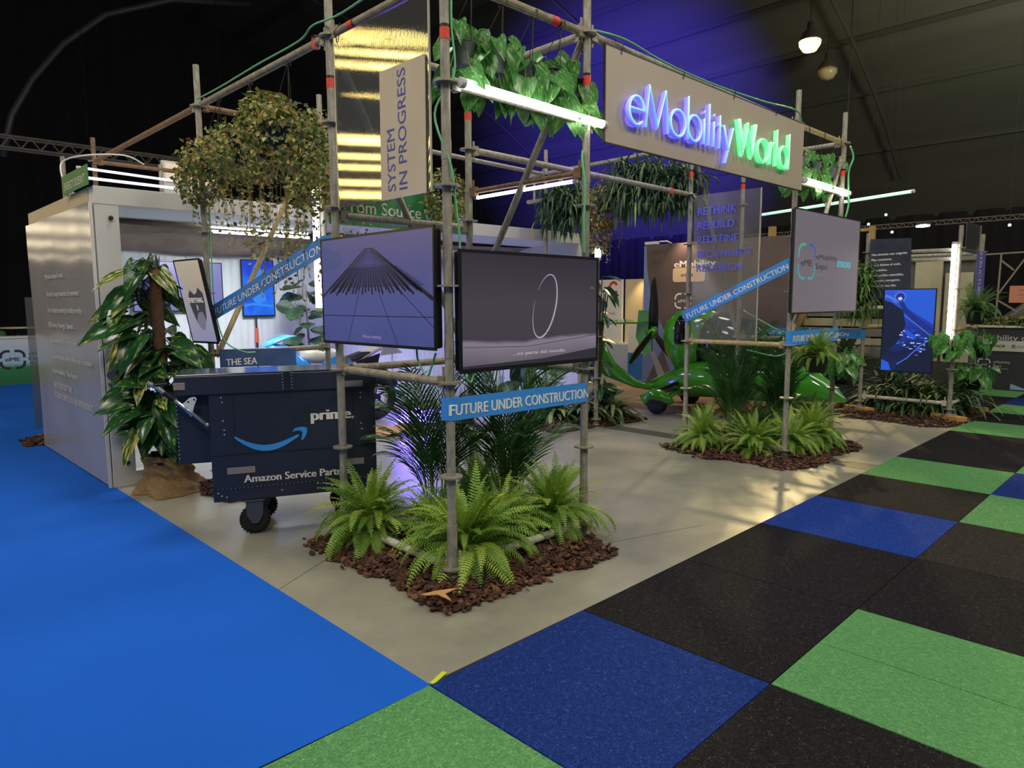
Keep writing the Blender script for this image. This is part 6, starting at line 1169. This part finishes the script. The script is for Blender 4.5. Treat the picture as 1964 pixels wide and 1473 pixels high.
# ------------------------------------------------ broad leaf plants
FL_ = [heart(1.0, 0.62, 0.10, 0.18, 'fiddle').mesh('leaf', L_fic, True), heart(1.0, 0.62, 0.2, 0.05, 'fiddle').mesh('leaf', L_fic, True)]
t = thing('potted_fiddle_fig', (2.75, 6.05, 0), 'fiddle leaf fig inside the container behind the dark cart', 'potted plant'); pot(t, (2.75, 6.05, 0.17), 0.18, 0.34)
part('trunk', MB().path([(2.75, 6.05, 0.3), (2.76, 6.05, 1.0), (2.73, 6.04, 1.75)], 0.014, 8), mat('fig_bark', '#7c7466', 0.8), t, True); random.seed(8)
for i in range(20): z = 0.95+0.85*i/19; a = i*2.4; out = V((cos(a), sin(a), 0)); put('leaf', FL_[i % 2], t, V((2.74, 6.05, z))+out*0.04, out+V((0, 0, rnd(-.5, .5))), V((-.5, -.6, .8))+V((rnd(-.4, .4), rnd(-.4, .4), 0)), rnd(0.24, 0.36))
PL_ = [heart(1.0, 0.44, 0.08, 0.30, 'oval').mesh('leaf', L_phil, True), heart(1.0, 0.40, 0.16, 0.15, 'oval').mesh('leaf', L_phil, True), heart(1.0, 0.55, 0.12, 0.25).mesh('leaf', L_phil, True)]
def broad(x, y, zr, n, lb, L, seed, rad=0.18, up=0.5, grp=None):
    t = thing('broad_leaf_plant', (x, y, 0.03), lb, 'plant', grp); random.seed(seed); mb = MB()
    for i in range(n):
        z = rnd(*zr); a = i*2.4+rnd(-.4, .4); out = V((cos(a), sin(a), 0)); p = V((x, y, z))+out*rad*rnd(.3, 1.1); put('leaf', random.choice(PL_), t, p, out*rnd(.4, 1)+V((0, 0, rnd(-.9, up))), V((-.5, -.55, .8))+V((rnd(-.5, .5), rnd(-.5, .5), 0)), L*rnd(.7, 1.15))
        mb.path([V((x, y, 0.02)), V((x, y, z*0.6))+out*0.03, p], 0.007, 5)
    part('stems', mb, M_stemd, t)
broad(5.12, 3.28, (0.45, 1.85), 36, 'tall dark broad leaf plant behind the ring screen edge', 0.27, 3, 0.13)
broad(4.45, 3.85, (0.50, 1.0), 12, 'upright broad leaf plant in the middle bed behind the blue strip', 0.50, 4, 0.10, 1.2)
broad(5.35, 3.42, (0.15, 0.5), 14, 'low broad leaf plant at the right of the middle bed', 0.24, 6, 0.12)
for i, (x, y, lb) in enumerate(((4.85, 3.75, 'pale leaved grassy plant left in the middle bed'), (5.15, 3.5, 'pale leaved grassy plant centre of the middle bed'), (5.5, 3.35, 'grassy plant right in the middle bed'))):
    t = thing('grassy_plant', (x, y, 0.04), lb, 'plant', 'grassy plants in the middle bed'); straps(t, (x, y, 0.06), 130, (.3, .6), L_strap, (3, 2, 3), 120+i, 0.02, 1.0, droopy=0.8)
# ------------------------------------------------ bark beds
M_bark = [mat('bark_red', '#422619', 0.85, noise=40, col2='#593523'), mat('bark_dark', '#2a1a14', 0.9, noise=40, col2='#3a241a'), mat('bark_light', '#634029', 0.85, noise=40, col2='#7c5438')]
M_soil = mat('bark_soil', '#1e120d', 0.95, noise=18, col2='#2f1c14')
def chip(seed, sx, sy, sz):
    random.seed(seed); bm = bmesh.new(); bmesh.ops.create_icosphere(bm, subdivisions=1, radius=1.0)
    for v in bm.verts: v.co = V((v.co.x*sx*rnd(.75, 1.25), v.co.y*sy*rnd(.75, 1.25), v.co.z*sz*rnd(.7, 1.3)))
    bm.verts.index_update(); r = ([tuple(v.co) for v in bm.verts], [tuple(v.index for v in f.verts) for f in bm.faces]); bm.free(); return r
CH = [chip(i, *s_) for i, s_ in enumerate(((.026, .015, .008), (.020, .016, .010), (.030, .011, .007), (.018, .012, .009), (.024, .020, .007)))]
CHM = [[MB().add(*c).mesh('bark_chip', m) for c in CH] for m in M_bark]
def bed(label, x0, x1, y0, y1, ntot, nind, seed, rot=0.0, h=0.055, sc=1.0):
    t = thing('bark_bed', ((x0+x1)/2, (y0+y1)/2, 0), label, 'mulch'); random.seed(seed)
    cx, cy, hx, hy = (x0+x1)/2, (y0+y1)/2, (x1-x0)/2, (y1-y0)/2; ph = [rnd(0, 6) for _ in range(4)]
    def edge(a): return 1.0+0.035*sin(a*5+ph[0])+0.03*sin(a*9+ph[1])+0.02*sin(a*17+ph[2])
    def outl(a, k=1.0):
        c, s_ = cos(a), sin(a); r = 1/((abs(c)**7+abs(s_)**7)**(1/7)); r *= edge(a)*k; x, y = hx*r*c, hy*r*s_; return cx+x*cos(rot)-y*sin(rot), cy+x*sin(rot)+y*cos(rot)
    mb = MB(); mb.grid(lambda u, v: V((*outl(2*pi*u, 0.97*(1-v)), 0.002+h*0.75*(1-(1-v)**3))), 72, 8); part('soil', mb, M_soil, t, True)
    st = MB(); best = []
    for i in range(ntot):
        a = rnd(0, 2*pi); k = 1-abs(random.gauss(0, 0.30)) if i % 3 else rnd(0, 1); k = max(0.02, min(k, 1.0))+(0.05*abs(random.gauss(0, 1)) if rnd(0, 1) < 0.05 else 0)
        x, y = outl(a, k); z = 0.006+(h*(1-k**3) if k < 1 else 0)+rnd(0, 0.010); s_ = sc*rnd(0.55, 1.2); M = (Matrix.Rotation(rnd(0, 6.28), 3, 'Z') @ Matrix.Rotation(rnd(-.7, .7), 3, 'X') @ Matrix.Rotation(rnd(-.6, .6), 3, 'Y')); ci, mi = random.randrange(5), random.choices((0, 1, 2), (5, 4, 1.6))[0]
        best.append(((V((x, y, 0))-CAMPOS).length, x, y, z, s_, M, ci, mi))
    best.sort(key=lambda q: q[0]); O = V(tuple(t['_o']))
    for j, (dd, x, y, z, s_, M, ci, mi) in enumerate(best):
        if j < nind: o = bpy.data.objects.new('bark_chip', CHM[mi][ci]); COL.objects.link(o); o.parent = t; o.location = V((x, y, z))-O; o.rotation_euler = M.to_euler(); o.scale = (s_, s_, s_)
        else: st.add([M @ (V(q)*s_)+V((x, y, z)) for q in CH[ci][0]], CH[ci][1], mi)
    part('bark_chips', st, M_bark, t, kind='stuff'); return t
bed('nearest bark mulch bed around the front corner tower', 0.44, 1.86, 0.39, 1.95, 5600, 300, 1)
bed('bark mulch bed around the second tower', 4.42, 6.15, 0.45, 2.0, 3000, 0, 2, sc=1.15)
bed('narrow bark mulch bed in the middle behind the ring screen', 4.35, 6.0, 3.12, 3.88, 1600, 0, 3, rot=-0.14, sc=1.2)
bed('bark mulch bed under the far tower on pads', 7.75, 9.95, 0.05, 1.95, 1800, 0, 4, rot=0.0, sc=1.3, h=0.03)
bed('small bark mulch patch behind the container end', -0.20, 0.7, 6.72, 7.25, 500, 0, 5, sc=1.3, h=0.05)
bed('small bark mulch patch between the burlap pot and the cart', 0.45, 0.95, 3.1, 3.9, 450, 0, 6, h=0.03)
mb = MB(); mb.add([(0.40, 0.60, 0.075), (0.47, 0.575, 0.08), (0.56, 0.50, 0.092), (0.49, 0.515, 0.078), (0.47, 0.44, 0.07), (0.445, 0.52, 0.085), (0.405, 0.56, 0.08)], [(0, 1, 5, 6), (1, 2, 3, 5), (3, 4, 5)]); mb.add([tuple(V(q)-V((0, 0, 0.003))) for q in mb.v], [tuple(f[::-1]) for f in mb.f])
single('dry_leaf', mb, mat('dry_tan', '#b98b56', 0.8), 'torn tan scrap lying on the front bark bed', 'scrap')
# tidy up the helper properties
for o in bpy.data.objects:
    for k_ in ('_o', '_fr'):
        if k_ in o: del o[k_]
